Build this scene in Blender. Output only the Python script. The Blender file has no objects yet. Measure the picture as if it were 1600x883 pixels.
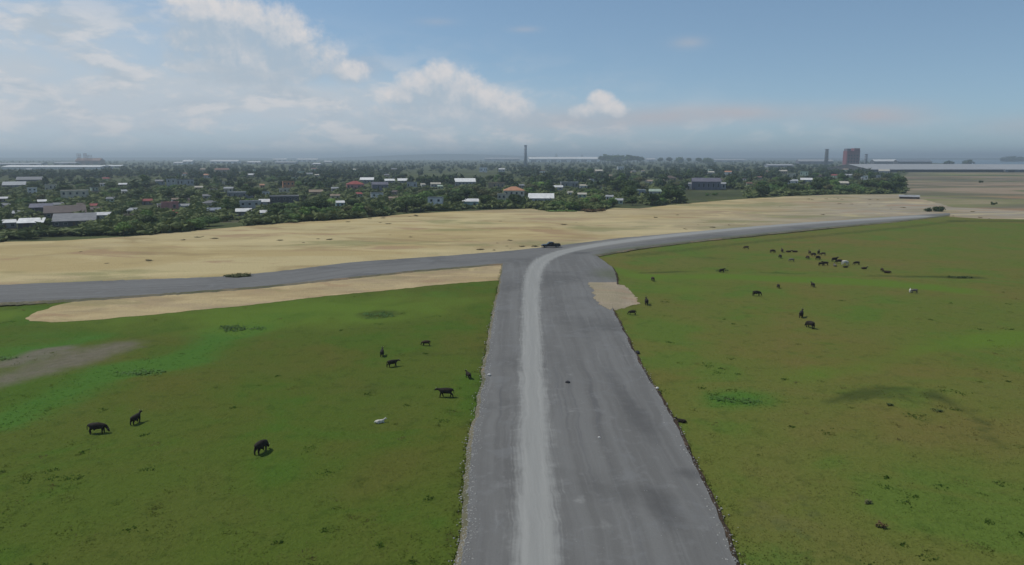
import bpy, bmesh, math, random
import numpy as np
from mathutils import Vector, Matrix, Euler
from mathutils.geometry import tessellate_polygon
R = math.radians
random.seed(7); rng = np.random.default_rng(7)
S = bpy.context.scene
COL = S.collection

# ------------------------------------------------------------------ camera
W0, H0, FPX, CAMH = 1600.0, 883.0, 1142.0, 30.0
PITCH = math.atan((441.5 - 246.0) / FPX)
cam = bpy.data.cameras.new('camera'); camo = bpy.data.objects.new('camera', cam); COL.objects.link(camo)
camo.location = (0, 0, CAMH); camo.rotation_euler = (math.pi / 2 - PITCH, 0, 0)
cam.sensor_width = 36.0; cam.lens = 36.0 * FPX / W0
cam.clip_start = 0.5; cam.clip_end = 120000
S.camera = camo

# ------------------------------------------------------------------ exposure, sun
S.view_settings.view_transform = 'Standard'; S.view_settings.look = 'None'
S.view_settings.gamma = 1.0; S.view_settings.exposure = 0.14
S.view_settings.use_curve_mapping = False
SUN_AZ, SUN_EL = R(-76), R(57)          # azimuth measured from +Y (view direction) towards +X
SUN_STRENGTH, SKY_STRENGTH = 2.6, 0.072
S.render.engine = 'CYCLES'
S.cycles.use_denoising = True
S.cycles.volume_bounces = 0
S.cycles.max_bounces = 6; S.cycles.diffuse_bounces = 2; S.cycles.glossy_bounces = 2
S.cycles.transparent_max_bounces = 16
S.cycles.use_adaptive_sampling = False

sun = bpy.data.lights.new('sun', 'SUN'); suno = bpy.data.objects.new('sun', sun); COL.objects.link(suno)
sun.energy = SUN_STRENGTH; sun.angle = R(1.0); sun.color = (1.0, 0.95, 0.86)
sd = Vector((math.sin(SUN_AZ) * math.cos(SUN_EL), math.cos(SUN_AZ) * math.cos(SUN_EL), math.sin(SUN_EL)))
suno.rotation_euler = sd.to_track_quat('Z', 'Y').to_euler(); suno.location = (0, 0, 60)

# ------------------------------------------------------------------ pixel -> world helpers (authoring only)
CP, SP_ = math.cos(PITCH), math.sin(PITCH)
def ray(x, y):
    u = (x - W0 / 2) / FPX; v = -(y - H0 / 2) / FPX
    return Vector((u, CP + v * SP_, -SP_ + v * CP))
def gp(x, y, z=0.0):
    d = ray(x, y); t = (z - CAMH) / d.z
    return Vector((d.x * t, d.y * t, z))
def scr(p):                                # world -> photo pixel
    dx, dy, dz = p[0], p[1], p[2] - CAMH
    dep = dy * CP - dz * SP_
    up = dy * SP_ + dz * CP
    return (W0 / 2 + FPX * dx / dep, H0 / 2 - FPX * up / dep, dep)
def azel(x, y):
    d = ray(x, y).normalized()
    return math.atan2(d.x, d.y), math.asin(d.z)

# ------------------------------------------------------------------ node helpers
class NT:
    def __init__(s, tree): s.t = tree; s.n = tree.nodes; s.l = tree.links
    def new(s, typ, **kw):
        nd = s.n.new(typ)
        for k, v in kw.items(): setattr(nd, k, v)
        return nd
    def put(s, sock, v):
        if isinstance(v, bpy.types.NodeSocket): s.l.new(v, sock)
        elif v is not None: sock.default_value = v
    def m(s, op, a, b=None, c=None, clamp=False):
        nd = s.new('ShaderNodeMath', operation=op, use_clamp=clamp)
        s.put(nd.inputs[0], a)
        if b is not None: s.put(nd.inputs[1], b)
        if c is not None: s.put(nd.inputs[2], c)
        return nd.outputs[0]
    def vm(s, op, a, b=None):
        nd = s.new('ShaderNodeVectorMath', operation=op)
        s.put(nd.inputs[0], a)
        if b is not None: s.put(nd.inputs[1], b)
        return nd.outputs[0]
    def ss(s, v, lo, hi, a=0.0, b=1.0):
        nd = s.new('ShaderNodeMapRange', interpolation_type='SMOOTHSTEP')
        s.put(nd.inputs['Value'], v); s.put(nd.inputs['From Min'], lo); s.put(nd.inputs['From Max'], hi)
        s.put(nd.inputs['To Min'], a); s.put(nd.inputs['To Max'], b)
        return nd.outputs[0]
    def mix(s, f, a, b, mode='MIX'):
        nd = s.new('ShaderNodeMix', data_type='RGBA', blend_type=mode)
        s.put(nd.inputs[0], f)
        s.put(nd.inputs[6], a if isinstance(a, bpy.types.NodeSocket) else (*a[:3], 1))
        s.put(nd.inputs[7], b if isinstance(b, bpy.types.NodeSocket) else (*b[:3], 1))
        return nd.outputs[2]
    def noise(s, vec, scale, detail=4, rough=0.55, dist=0.0, out=0):
        nd = s.new('ShaderNodeTexNoise')
        s.put(nd.inputs['Vector'], vec); nd.inputs['Scale'].default_value = scale
        nd.inputs['Detail'].default_value = detail; nd.inputs['Roughness'].default_value = rough
        nd.inputs['Distortion'].default_value = dist
        return nd.outputs[out]
    def attr(s, name):
        nd = s.new('ShaderNodeAttribute'); nd.attribute_name = name
        return nd.outputs['Fac']
    def obj(s): return s.new('ShaderNodeTexCoord').outputs['Object']
    def pos(s): return s.new('ShaderNodeNewGeometry').outputs['Position']
    def rnd(s): return s.new('ShaderNodeObjectInfo').outputs['Random']
    def xyz(s, x, y, z=0.0):
        nd = s.new('ShaderNodeCombineXYZ'); s.put(nd.inputs[0], x); s.put(nd.inputs[1], y); s.put(nd.inputs[2], z)
        return nd.outputs[0]
    def sep(s, v):
        nd = s.new('ShaderNodeSeparateXYZ'); s.put(nd.inputs[0], v); return nd.outputs
def new_mat(name):
    m = bpy.data.materials.new(name); m.use_nodes = True
    t = NT(m.node_tree); return m, t, m.node_tree.nodes['Principled BSDF']

# ------------------------------------------------------------------ world: sky and clouds
world = bpy.data.worlds.new('World'); S.world = world; world.use_nodes = True
wt = NT(world.node_tree); bg = world.node_tree.nodes['Background']
sky = wt.new('ShaderNodeTexSky', sky_type='NISHITA'); sky.sun_disc = False
sky.sun_elevation = SUN_EL; sky.sun_rotation = SUN_AZ
sky.air_density = 1.0; sky.dust_density = 0.35; sky.ozone_density = 2.2; sky.altitude = 300
dirv = wt.vm('NORMALIZE', wt.new('ShaderNodeTexCoord').outputs['Generated'])
dx, dy, dz = wt.sep(dirv)
azn = wt.m('ARCTAN2', dx, dy); eln = wt.m('ARCSINE', dz)

def cloud_group():
    g = bpy.data.node_groups.new('cloud_field', 'ShaderNodeTree')
    g.interface.new_socket('az', in_out='INPUT', socket_type='NodeSocketFloat')
    g.interface.new_socket('el', in_out='INPUT', socket_type='NodeSocketFloat')
    g.interface.new_socket('field', in_out='OUTPUT', socket_type='NodeSocketFloat')
    t = NT(g); gi = t.new('NodeGroupInput'); go = t.new('NodeGroupOutput')
    a, e = gi.outputs[0], gi.outputs[1]
    p = t.xyz(a, e)
    nz = t.noise(p, 30, 9, 0.66, 0.1)
    nl = t.noise(p, 9, 2, 0.5)
    cum = [  # photo-pixel centre, radii in px : cumulus towers
        (318, 18, 60, 26), (372, 34, 78, 36), (432, 62, 70, 40), (470, 92, 62, 34), (545, 112, 32, 18), (400, 96, 110, 44), (360, 70, 90, 40), (290, 2, 40, 14),
        (688, 118, 27, 24), (668, 136, 44, 24), (622, 152, 40, 14), (712, 150, 48, 36), (755, 160, 40, 26), (790, 172, 40, 26), (700, 180, 110, 26),
        (941, 155, 21, 13), (948, 170, 30, 16), (925, 176, 30, 14)]
    f = None
    for (cx, cy, rx, ry) in cum:
        a0, e0 = azel(cx, cy); a1, _ = azel(cx + rx, cy); _, e1 = azel(cx, cy - ry)
        u = t.m('DIVIDE', t.m('SUBTRACT', a, a0), abs(a1 - a0) * 1.25); v = t.m('DIVIDE', t.m('SUBTRACT', e, e0), abs(e1 - e0) * 1.25)
        d = t.m('SUBTRACT', 1.0, t.m('ADD', t.m('MULTIPLY', u, u), t.m('MULTIPLY', v, v)))
        f = d if f is None else t.m('SMOOTH_MAX', f, d, 0.25)
    f = t.m('ADD', f, t.m('MULTIPLY', t.m('SUBTRACT', nz, 0.5), 2.2))
    f = t.m('ADD', f, t.m('MULTIPLY', t.m('SUBTRACT', nl, 0.5), 0.6))
    t.l.new(f, go.inputs[0])
    return g
cg = cloud_group()
def field(a, e):
    nd = wt.new('ShaderNodeGroup'); nd.node_tree = cg
    wt.put(nd.inputs[0], a); wt.put(nd.inputs[1], e); return nd.outputs[0]
def soft(lst, nscale, namp, stretch=3.0):
    pv = wt.xyz(azn, wt.m('MULTIPLY', eln, stretch)); nz = wt.noise(pv, nscale, 5, 0.55)
    f = None
    for (cx, cy, rx, ry, w) in lst:
        a0, e0 = azel(cx, cy); a1, _ = azel(cx + rx, cy); _, e1 = azel(cx, cy - ry)
        u = wt.m('DIVIDE', wt.m('SUBTRACT', azn, a0), abs(a1 - a0)); v = wt.m('DIVIDE', wt.m('SUBTRACT', eln, e0), abs(e1 - e0))
        d = wt.m('MULTIPLY', wt.m('EXPONENT', wt.m('MULTIPLY', wt.m('ADD', wt.m('MULTIPLY', u, u), wt.m('MULTIPLY', v, v)), -1.0)), w)
        f = d if f is None else wt.m('ADD', f, d)
    k = wt.m('ADD', 1.0 - namp * 0.5, wt.m('MULTIPLY', nz, namp))
    return wt.m('MULTIPLY', f, k, clamp=True)
F0 = field(azn, eln)
F1 = field(wt.m('ADD', azn, 0.003), wt.m('ADD', eln, 0.026))
alpha = wt.ss(F0, -0.15, 0.85)
fine = wt.noise(wt.xyz(azn, eln), 75, 5, 0.6, 0.2)
F2 = field(wt.m('ADD', azn, 0.004), wt.m('ADD', eln, 0.009))
lit = wt.ss(wt.m('SUBTRACT', F0, F1), -0.35, 1.25)
lit = wt.m('ADD', wt.m('MULTIPLY', lit, 0.75), wt.m('MULTIPLY', wt.m('SUBTRACT', F0, F2), 0.35), clamp=True)
lit = wt.m('MULTIPLY', lit, wt.m('ADD', 0.55, wt.m('MULTIPLY', fine, 0.9)), clamp=True)
# clouds over the rest of the sky dome (behind the camera and overhead)
pz = wt.m('MAXIMUM', dz, 0.06)
dome = wt.noise(wt.xyz(wt.m('DIVIDE', dx, pz), wt.m('DIVIDE', dy, pz)), 0.55, 7, 0.55, 0.3)
dome = wt.m('MULTIPLY', wt.ss(dome, 0.52, 0.70), wt.ss(eln, 0.23, 0.40))
veil = soft([(40, 110, 330, 130, .50), (60, 190, 480, 62, .46), (420, 160, 330, 48, .50), (760, 195, 330, 42, .42),
             (130, 20, 160, 40, .12), (30, 80, 90, 70, .15), (190, 185, 60, 12, .14), (300, 130, 70, 12, .16), (450, 140, 60, 10, .14), (20, 108, 50, 8, .18), (330, 150, 180, 30, .28), (560, 150, 120, 26, .25), (180, 60, 160, 50, .22)], 7, 1.0)
streak = soft([(1135, 177, 135, 14, .85), (1380, 181, 75, 17, .85), (1000, 188, 90, 16, .55), (860, 188, 110, 20, .5), (1590, 195, 70, 18, .35),
               (1076, 67, 26, 9, .42), (820, 46, 22, 5, .3), (680, 34, 30, 6, .22), (560, 105, 40, 18, .4)], 16, 1.1)
wt.put(sky.inputs[0], wt.vm('NORMALIZE', wt.vm('ADD', dirv, (0, 0, 0.075))))
skyc = wt.mix(1.0, sky.outputs[0], (1.34, 1.38, 1.30), 'MULTIPLY')
K = 1.0 / SKY_STRENGTH
def kc(c): return tuple(x * K for x in c)
bank = soft([(760, 246, 1500, 44, .85)], 5, 0.35)
skyc = wt.mix(bank, skyc, kc((0.285, 0.365, 0.42)))
skyc = wt.mix(veil, skyc, kc((0.46, 0.52, 0.58)))
pv2 = wt.xyz(azn, wt.m('MULTIPLY', eln, 2.6))
sn1 = wt.noise(pv2, 8.5, 7, 0.58, 0.5); sn2 = wt.noise(wt.vm('ADD', pv2, (3.1, 1.7, 0)), 19, 6, 0.6, 0.3)
region = soft([(120, 150, 420, 90, .95), (480, 165, 330, 62, .9), (760, 195, 260, 40, .7), (60, 40, 230, 70, .8), (1000, 205, 380, 28, .6)], 3, 0.3)
strat = wt.m('MULTIPLY', region, wt.ss(wt.m('ADD', wt.m('MULTIPLY', sn1, .65), wt.m('MULTIPLY', sn2, .35)), 0.44, 0.58))
skyc = wt.mix(wt.m('MULTIPLY', strat, .80), skyc, wt.mix(wt.ss(sn2, .38, .62), kc((0.40, 0.465, 0.53)), kc((0.60, 0.60, 0.615))))
skyc = wt.mix(streak, skyc, kc((0.42, 0.43, 0.47)))
low = wt.ss(eln, azel(800, 222)[1], azel(800, 165)[1])
cc = wt.mix(lit, kc((0.385, 0.455, 0.525)), kc((0.63, 0.615, 0.62)))
skyc = wt.mix(wt.m('MULTIPLY', wt.m('MULTIPLY', alpha, low), wt.m('ADD', 0.80, wt.m('MULTIPLY', lit, 0.18))), skyc, cc)
skyc = wt.mix(wt.m('MULTIPLY', dome, 0.8), skyc, kc((0.62, 0.65, 0.68)))
wt.put(bg.inputs['Color'], skyc); bg.inputs['Strength'].default_value = SKY_STRENGTH
world.cycles.sampling_method = 'MANUAL'; world.cycles.sample_map_resolution = 512

# ------------------------------------------------------------------ object helpers
def tag(o, label=None, cat=None, group=None, kind=None):
    if label: o['label'] = label
    if cat: o['category'] = cat
    if group: o['group'] = group
    if kind: o['kind'] = kind
    return o
def empty(name, loc=(0, 0, 0), rz=0.0, scale=None):
    o = bpy.data.objects.new(name, None); COL.objects.link(o); o.location = loc; o.rotation_euler = (0, 0, rz)
    o.empty_display_size = 0.5
    if scale: o.scale = scale
    return o
def mesh_obj(name, verts, faces, mats, parent=None, smooth=False, midx=None, loc=None):
    me = bpy.data.meshes.new(name); me.from_pydata(verts, [], faces)
    for m in (mats if isinstance(mats, (list, tuple)) else [mats]): me.materials.append(m)
    if midx is not None: me.polygons.foreach_set('material_index', midx)
    if smooth: me.polygons.foreach_set('use_smooth', [True] * len(me.polygons))
    me.update()
    o = bpy.data.objects.new(name, me); COL.objects.link(o)
    if parent: o.parent = parent
    if loc: o.location = loc
    return o
class MB:
    def __init__(s): s.v = []; s.f = []
    def add(s, vs, fs):
        k = len(s.v); s.v += [tuple(v) for v in vs]; s.f += [tuple(i + k for i in f) for f in fs]; return s
    def box(s, x0, x1, y0, y1, z0, z1):
        vs = [(x0, y0, z0), (x1, y0, z0), (x1, y1, z0), (x0, y1, z0), (x0, y0, z1), (x1, y0, z1), (x1, y1, z1), (x0, y1, z1)]
        return s.add(vs, [(0, 3, 2, 1), (4, 5, 6, 7), (0, 1, 5, 4), (1, 2, 6, 5), (2, 3, 7, 6), (3, 0, 4, 7)])
    def prism(s, pts, y0, y1):             # profile in x,z extruded along y
        n = len(pts); vs = [(x, y0, z) for x, z in pts] + [(x, y1, z) for x, z in pts]
        return s.add(vs, [tuple(range(n)), tuple(reversed(range(n, 2 * n)))] + [(i, i + n, (i + 1) % n + n, (i + 1) % n) for i in range(n)])
    def prismx(s, pts, x0, x1):            # profile in y,z extruded along x
        n = len(pts); vs = [(x0, y, z) for y, z in pts] + [(x1, y, z) for y, z in pts]
        return s.add(vs, [tuple(reversed(range(n))), tuple(range(n, 2 * n))] + [(i, (i + 1) % n, (i + 1) % n + n, i + n) for i in range(n)])
    def tube(s, pts, rad, n=8):
        k = len(s.v); pts = [Vector(p) for p in pts]
        for i, p in enumerate(pts):
            d = (pts[min(i + 1, len(pts) - 1)] - pts[max(i - 1, 0)]).normalized()
            a = d.orthogonal().normalized(); b = d.cross(a); r = rad[i] if isinstance(rad, (list, tuple)) else rad
            for j in range(n):
                q = p + (a * math.cos(2 * math.pi * j / n) + b * math.sin(2 * math.pi * j / n)) * r; s.v.append(tuple(q))
        for i in range(len(pts) - 1):
            for j in range(n):
                s.f.append((k + i * n + j, k + i * n + (j + 1) % n, k + (i + 1) * n + (j + 1) % n, k + (i + 1) * n + j))
        s.f.append(tuple(k + j for j in reversed(range(n)))); s.f.append(tuple(k + (len(pts) - 1) * n + j for j in range(n)))
        return s
    def obj(s, name, mat, parent=None, smooth=False): return mesh_obj(name, s.v, s.f, mat, parent, smooth)
def copy_tree(o, parent=None):
    c = o.copy(); COL.objects.link(c)
    for k in list(c.keys()):
        if k in ('label', 'group') and parent is None: del c[k]
    if parent: c.parent = parent
    for ch in list(o.children): copy_tree(ch, c)
    return c
def interp(pts, n_per=8):
    """Catmull-Rom through 2-D/3-D points"""
    P = [Vector(p) for p in pts]; out = []
    for i in range(len(P) - 1):
        p0 = P[max(i - 1, 0)]; p1 = P[i]; p2 = P[i + 1]; p3 = P[min(i + 2, len(P) - 1)]
        for k in range(n_per):
            t = k / n_per
            out.append(0.5 * ((2 * p1) + (p2 - p0) * t + (2 * p0 - 5 * p1 + 4 * p2 - p3) * t * t + (3 * p1 - p0 - 3 * p2 + p3) * t ** 3))
    out.append(P[-1]); return out
def vnoise(x, y, s, seed):
    r = np.random.default_rng(seed); T = r.random((256, 256)); xi = x / s; yi = y / s
    x0 = np.floor(xi).astype(int); y0 = np.floor(yi).astype(int); fx = xi - x0; fy = yi - y0
    fx = fx * fx * (3 - 2 * fx); fy = fy * fy * (3 - 2 * fy)
    g = lambda a, b_: T[a % 256, b_ % 256]
    return (g(x0, y0) * (1 - fx) + g(x0 + 1, y0) * fx) * (1 - fy) + (g(x0, y0 + 1) * (1 - fx) + g(x0 + 1, y0 + 1) * fx) * fy
def in_poly(px, py, poly):
    px = np.asarray(px, float); py = np.asarray(py, float); ins = np.zeros(px.shape, bool)
    x0, y0 = poly[-1][0], poly[-1][1]
    for p in poly:
        x1, y1 = p[0], p[1]
        c = ((y1 > py) != (y0 > py)) & (px < (x0 - x1) * (py - y1) / ((y0 - y1) if y0 != y1 else 1e-9) + x1)
        ins ^= c; x0, y0 = x1, y1
    return ins
def jag(poly, step, amp):
    """subdivide an outline and roughen it"""
    out = []; n = len(poly)
    for i in range(n):
        a = Vector(poly[i][:2]); b = Vector(poly[(i + 1) % n][:2]); L = (b - a).length
        k = max(1, int(L / step)); nrm = Vector((-(b - a).y, (b - a).x)).normalized() if L > 0 else Vector((0, 0))
        w = 0.0
        for j in range(k):
            t = j / k; w = w * 0.6 + random.gauss(0, 1) * amp * 0.6
            out.append(a.lerp(b, t) + nrm * (w if j else 0.0))
    return out
def sheet(name, poly, z, mat, kind='structure', label=None):
    pts = [Vector((p[0], p[1], 0)) for p in poly]
    tris = tessellate_polygon([pts])
    fs = []
    for t in tris:
        a, b, c = (pts[i] for i in t)
        fs.append(tuple(t) if (b - a).cross(c - a).z > 0 else tuple(reversed(t)))
    o = mesh_obj(name, [(p.x, p.y, z) for p in pts], fs, mat)
    return tag(o, label=label, kind=kind)

# ------------------------------------------------------------------ materials: ground
def grass_colour(t, p):
    """shared colour recipe of the pasture: olive, green and straw mottling"""
    n1 = t.noise(p, 0.012, 3, 0.5); n2 = t.noise(p, 0.06, 4, 0.6, 0.4); n3 = t.noise(p, 0.45, 4, 0.65); n4 = t.noise(p, 2.6, 3, 0.7)
    nb = t.noise(p, 0.028, 4, 0.55, 0.6)
    right = t.mix(t.ss(n1, 0.35, 0.65), (0.106, 0.131, 0.0255), (0.117, 0.130, 0.0285))
    left = t.mix(t.ss(n1, 0.35, 0.65), (0.074, 0.110, 0.0165), (0.084, 0.108, 0.0175))
    c = t.mix(t.attr('leftf'), right, left)
    c = t.mix(t.m('MULTIPLY', t.ss(nb, 0.49, 0.62), 0.75), c, t.mix(1.0, c, (1.15, 0.94, 1.10), 'MULTIPLY'))
    c = t.mix(t.m('MULTIPLY', t.ss(n2, 0.49, 0.62), 0.7), c, t.mix(1.0, c, (1.12, 0.97, 1.18), 'MULTIPLY'))
    c = t.mix(t.m('MULTIPLY', t.ss(n2, 0.49, 0.36), 0.8), c, t.mix(1.0, c, (0.78, 1.06, 0.85), 'MULTIPLY'))
    c = t.mix(t.m('MULTIPLY', t.ss(n3, 0.53, 0.66), 0.5), c, t.mix(1.0, c, (0.66, 0.72, 0.70), 'MULTIPLY'))
    c = t.mix(t.m('MULTIPLY', t.ss(n4, 0.53, 0.66), 0.40), c, t.mix(1.0, c, (1.30, 1.22, 1.45), 'MULTIPLY'))
    c = t.mix(t.m('MULTIPLY', t.ss(n4, 0.47, 0.34), 0.40), c, t.mix(1.0, c, (0.72, 0.76, 0.75), 'MULTIPLY'))
    return c, n2, n3, n4
M = {}
m, t, b = new_mat('pasture'); M['pasture'] = m
p = t.pos(); c, n2, n3, n4 = grass_colour(t, p)
lush = t.m('ADD', t.attr('lush'), t.m('ADD', t.m('MULTIPLY', t.m('SUBTRACT', n3, 0.5), 0.6), t.m('MULTIPLY', t.m('SUBTRACT', n2, 0.5), 1.2)))
c = t.mix(t.m('MULTIPLY', t.ss(lush, 0.15, 0.95), .85), c, t.mix(n4, (0.042, 0.120, 0.018), (0.076, 0.165, 0.024)))
pale = t.m('ADD', t.attr('pale'), t.m('MULTIPLY', t.m('SUBTRACT', n2, 0.5), 1.6))
c = t.mix(t.ss(pale, 0.2, 0.9), c, t.mix(n4, (0.110, 0.155, 0.020), (0.084, 0.152, 0.022)))
dark = t.m('ADD', t.attr('dark'), t.m('MULTIPLY', t.m('SUBTRACT', n3, 0.5), 0.6))
c = t.mix(t.m('MULTIPLY', t.ss(dark, 0.25, 0.8), 0.75), c, (0.045, 0.060, 0.016))
bare = t.m('ADD', t.attr('bare'), t.m('MULTIPLY', t.m('ADD', t.m('MULTIPLY', t.m('SUBTRACT', n3, 0.5), 1.0), t.m('MULTIPLY', t.m('SUBTRACT', n2, 0.5), 1.4))))
mud = t.mix(t.noise(p, 0.8, 4, 0.6), (0.095, 0.088, 0.058), (0.200, 0.175, 0.135))
c = t.mix(t.m('MULTIPLY', t.ss(bare, 0.22, 0.95), .92), c, mud)
town = t.attr('town')
nt = t.noise(p, 0.010, 4, 0.6); nt2 = t.noise(p, 0.05, 3, 0.6)
tc = t.mix(t.ss(nt, 0.40, 0.66), (0.052, 0.062, 0.028), (0.090, 0.108, 0.042))
tc = t.mix(t.m('MULTIPLY', t.ss(nt2, 0.56, 0.70), 0.7), tc, (0.115, 0.100, 0.072))
c = t.mix(town, c, tc)
t.put(b.inputs['Base Color'], c); b.inputs['Roughness'].default_value = 1.0; b.inputs['Specular IOR Level'].default_value = 0.05
bp = t.new('ShaderNodeBump'); bp.inputs['Strength'].default_value = 0.6; bp.inputs['Distance'].default_value = 0.25
t.put(bp.inputs['Height'], t.m('ADD', n4, n3)); t.put(b.inputs['Normal'], bp.outputs[0])

m, t, b = new_mat('grass_blades'); M['blades'] = m
p = t.pos(); c, n2, n3, n4 = grass_colour(t, p)
lush = t.attr('lush'); c = t.mix(lush, c, (0.062, 0.148, 0.021))
c = t.mix(t.attr('dry'), c, (0.16, 0.14, 0.06))
c = t.mix(t.attr('pale'), c, (0.11, 0.16, 0.028))
t.put(b.inputs['Base Color'], c); b.inputs['Roughness'].default_value = 0.9; b.inputs['Specular IOR Level'].default_value = 0.1
t.put(b.inputs['Normal'], t.xyz(0.0, 0.0, 1.0))
def translucent(t, b, c, f):
    tr = t.new('ShaderNodeBsdfTranslucent'); t.put(tr.inputs['Color'], c); mx = t.new('ShaderNodeMixShader'); mx.inputs[0].default_value = f
    o_ = [n for n in t.n if n.type == 'OUTPUT_MATERIAL'][0]
    t.l.new(b.outputs[0], mx.inputs[1]); t.l.new(tr.outputs[0], mx.inputs[2]); t.l.new(mx.outputs[0], o_.inputs[0])

translucent(NT(M['blades'].node_tree), M['blades'].node_tree.nodes['Principled BSDF'], M['blades'].node_tree.nodes['Principled BSDF'].inputs['Base Color'].links[0].from_socket, 0.5)

def sand_mat(name, a, bcol, ccol, sc=1.0, patch=0.5, grey=None, weedy=0.0):
    m, t, b = new_mat(name); p = t.pos()
    st = t.vm('MULTIPLY', p, (0.50, 1.0, 1.0))
    n1 = t.noise(st, 0.022 * sc, 4, 0.6, 0.5); n2 = t.noise(st, 0.055 * sc, 5, 0.6, 0.8); n3 = t.noise(p, 1.1, 4, 0.7)
    n5 = t.noise(t.vm('ADD', st, (311, 77, 5)), 0.050 * sc, 5, 0.62, 0.6); n6 = t.noise(t.vm('ADD', st, (-91, 533, 9)), 0.035 * sc, 5, 0.6, 0.4)
    c = t.mix(t.ss(n1, 0.44, 0.56), a, bcol)
    if grey:                                 # the sand gives way to grey gravelly earth towards the right
        (qx, qy), (vx, vy), w = grey['at'], grey['dir'], grey['w']
        x_, y_, _z = t.sep(p)
        d = t.m('ADD', t.m('MULTIPLY', t.m('SUBTRACT', x_, qx), vx), t.m('MULTIPLY', t.m('SUBTRACT', y_, qy), vy))
        d = t.m('ADD', d, t.m('MULTIPLY', t.m('SUBTRACT', n6, 0.5), 130))
        c = t.mix(t.ss(d, -w, w), c, t.mix(t.ss(n5, .38, .62), grey['a'], grey['b']))
    c = t.mix(t.m('MULTIPLY', t.ss(n2, 0.51, 0.68), patch), c, ccol)
    c = t.mix(t.m('MULTIPLY', t.ss(n5, 0.55, 0.64), patch * .8), c, (0.30, 0.19, 0.115))
    n7 = t.noise(t.vm('ADD', st, (77, -210, 3)), 0.017 * sc, 4, 0.6, 0.7)
    c = t.mix(t.m('MULTIPLY', t.ss(n7, 0.50, 0.60), .55 * patch), c, tuple(q * k for q, k in zip(a, (.80, .80, 1.02))))
    c = t.mix(t.m('MULTIPLY', t.ss(n6, 0.54, 0.63), weedy), c, (0.200, 0.205, 0.085))
    c = t.mix(t.m('MULTIPLY', t.ss(n2, 0.48, 0.34), 0.5), c, tuple(min(1, x * 1.22) for x in bcol))
    c = t.mix(t.m('MULTIPLY', t.ss(n3, 0.52, 0.78), 0.3), c, ccol)
    t.put(b.inputs['Base Color'], c); b.inputs['Roughness'].default_value = 1.0; b.inputs['Specular IOR Level'].default_value = 0.08
    bp = t.new('ShaderNodeBump'); bp.inputs['Strength'].default_value = 0.7; bp.inputs['Distance'].default_value = 0.5
    t.put(bp.inputs['Height'], t.m('ADD', n2, n3)); t.put(b.inputs['Normal'], bp.outputs[0]); return m
M['sand'] = sand_mat('sand', (0.405, 0.318, 0.155), (0.455, 0.375, 0.200), (0.285, 0.215, 0.105), 0.9, 0.75, dict(at=(165, 440), dir=(0.855, -0.518), w=70, a=(0.255, 0.225, 0.170), b=(0.335, 0.300, 0.235)), 0.6)
M['verge'] = sand_mat('verge_sand', (0.38, 0.29, 0.155), (0.43, 0.34, 0.185), (0.28, 0.22, 0.13), 2.5, 0.6, None, 0.35)
M['field'] = sand_mat('bare_field', (0.140, 0.132, 0.085), (0.275, 0.215, 0.150), (0.075, 0.115, 0.042), 0.22, 0.9, None, 0.75)
M['dirt'] = sand_mat('dirt', (0.30, 0.255, 0.17), (0.33, 0.27, 0.195), (0.23, 0.21, 0.13), 3.0, 0.4)
M['bank'] = sand_mat('earth_bank', (0.125, 0.120, 0.075), (0.175, 0.155, 0.110), (0.085, 0.095, 0.045), 4.0, 0.6)
M['soil'] = sand_mat('red_soil', (0.085, 0.055, 0.035), (0.115, 0.078, 0.050), (0.06, 0.05, 0.03), 5.0, 0.6)

m, t, b = new_mat('gravel_road'); M['road'] = m
p = t.pos(); uv = t.new('ShaderNodeUVMap').outputs[0]
sv = t.vm('MULTIPLY', uv, (1.0, 0.022, 1.0))
l1 = t.noise(sv, 0.55, 4, 0.6); l2 = t.noise(sv, 1.8, 3, 0.6); n1 = t.noise(p, 0.045, 4, 0.55, 0.4); n2 = t.noise(p, 0.5, 4, 0.65); n3 = t.noise(p, 5.0, 3, 0.7)
c = t.mix(t.ss(l1, 0.36, 0.64), (0.133, 0.131, 0.124), (0.163, 0.162, 0.154))
c = t.mix(t.m('MULTIPLY', t.ss(n1, 0.50, 0.66), 0.6), c, (0.095, 0.094, 0.09))
c = t.mix(t.m('MULTIPLY', t.ss(l2, 0.54, 0.74), 0.5), c, (0.205, 0.205, 0.198))
c = t.mix(t.m('MULTIPLY', t.ss(t.noise(sv, 0.9, 4, 0.6), 0.54, 0.72), 0.5), c, (0.088, 0.088, 0.09))
c = t.mix(t.m('MULTIPLY', t.ss(n2, 0.56, 0.70), 0.40), c, (0.20, 0.20, 0.195))
c = t.mix(t.m('MULTIPLY', t.ss(t.noise(p, 0.22, 5, 0.65, 0.5), 0.54, 0.66), 0.5), c, (0.175, 0.178, 0.175))
c = t.mix(t.m('MULTIPLY', t.ss(n3, 0.55, 0.78), 0.22), c, (0.21, 0.21, 0.20))
c = t.mix(t.m('MULTIPLY', t.ss(n3, 0.45, 0.25), 0.22), c, (0.07, 0.07, 0.072))
damp = t.ss(t.m('ADD', t.attr('damp'), t.m('MULTIPLY', t.m('SUBTRACT', n2, 0.5), 0.8)), 0.2, 0.9)
c = t.mix(t.m('MULTIPLY', damp, 0.6), c, (0.070, 0.069, 0.068))
spill = t.ss(t.m('ADD', t.attr('spill'), t.m('MULTIPLY', t.m('SUBTRACT', n2, 0.5), 1.2)), 0.35, 0.85)
c = t.mix(t.m('MULTIPLY', spill, 0.75), c, (0.27, 0.27, 0.255))
green = t.ss(t.m('ADD', t.attr('weedy'), t.m('MULTIPLY', t.m('SUBTRACT', n2, 0.5), 0.5)), 0.1, 1.0)
c = t.mix(t.m('MULTIPLY', green, 0.8), c, (0.105, 0.115, 0.072))
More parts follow.
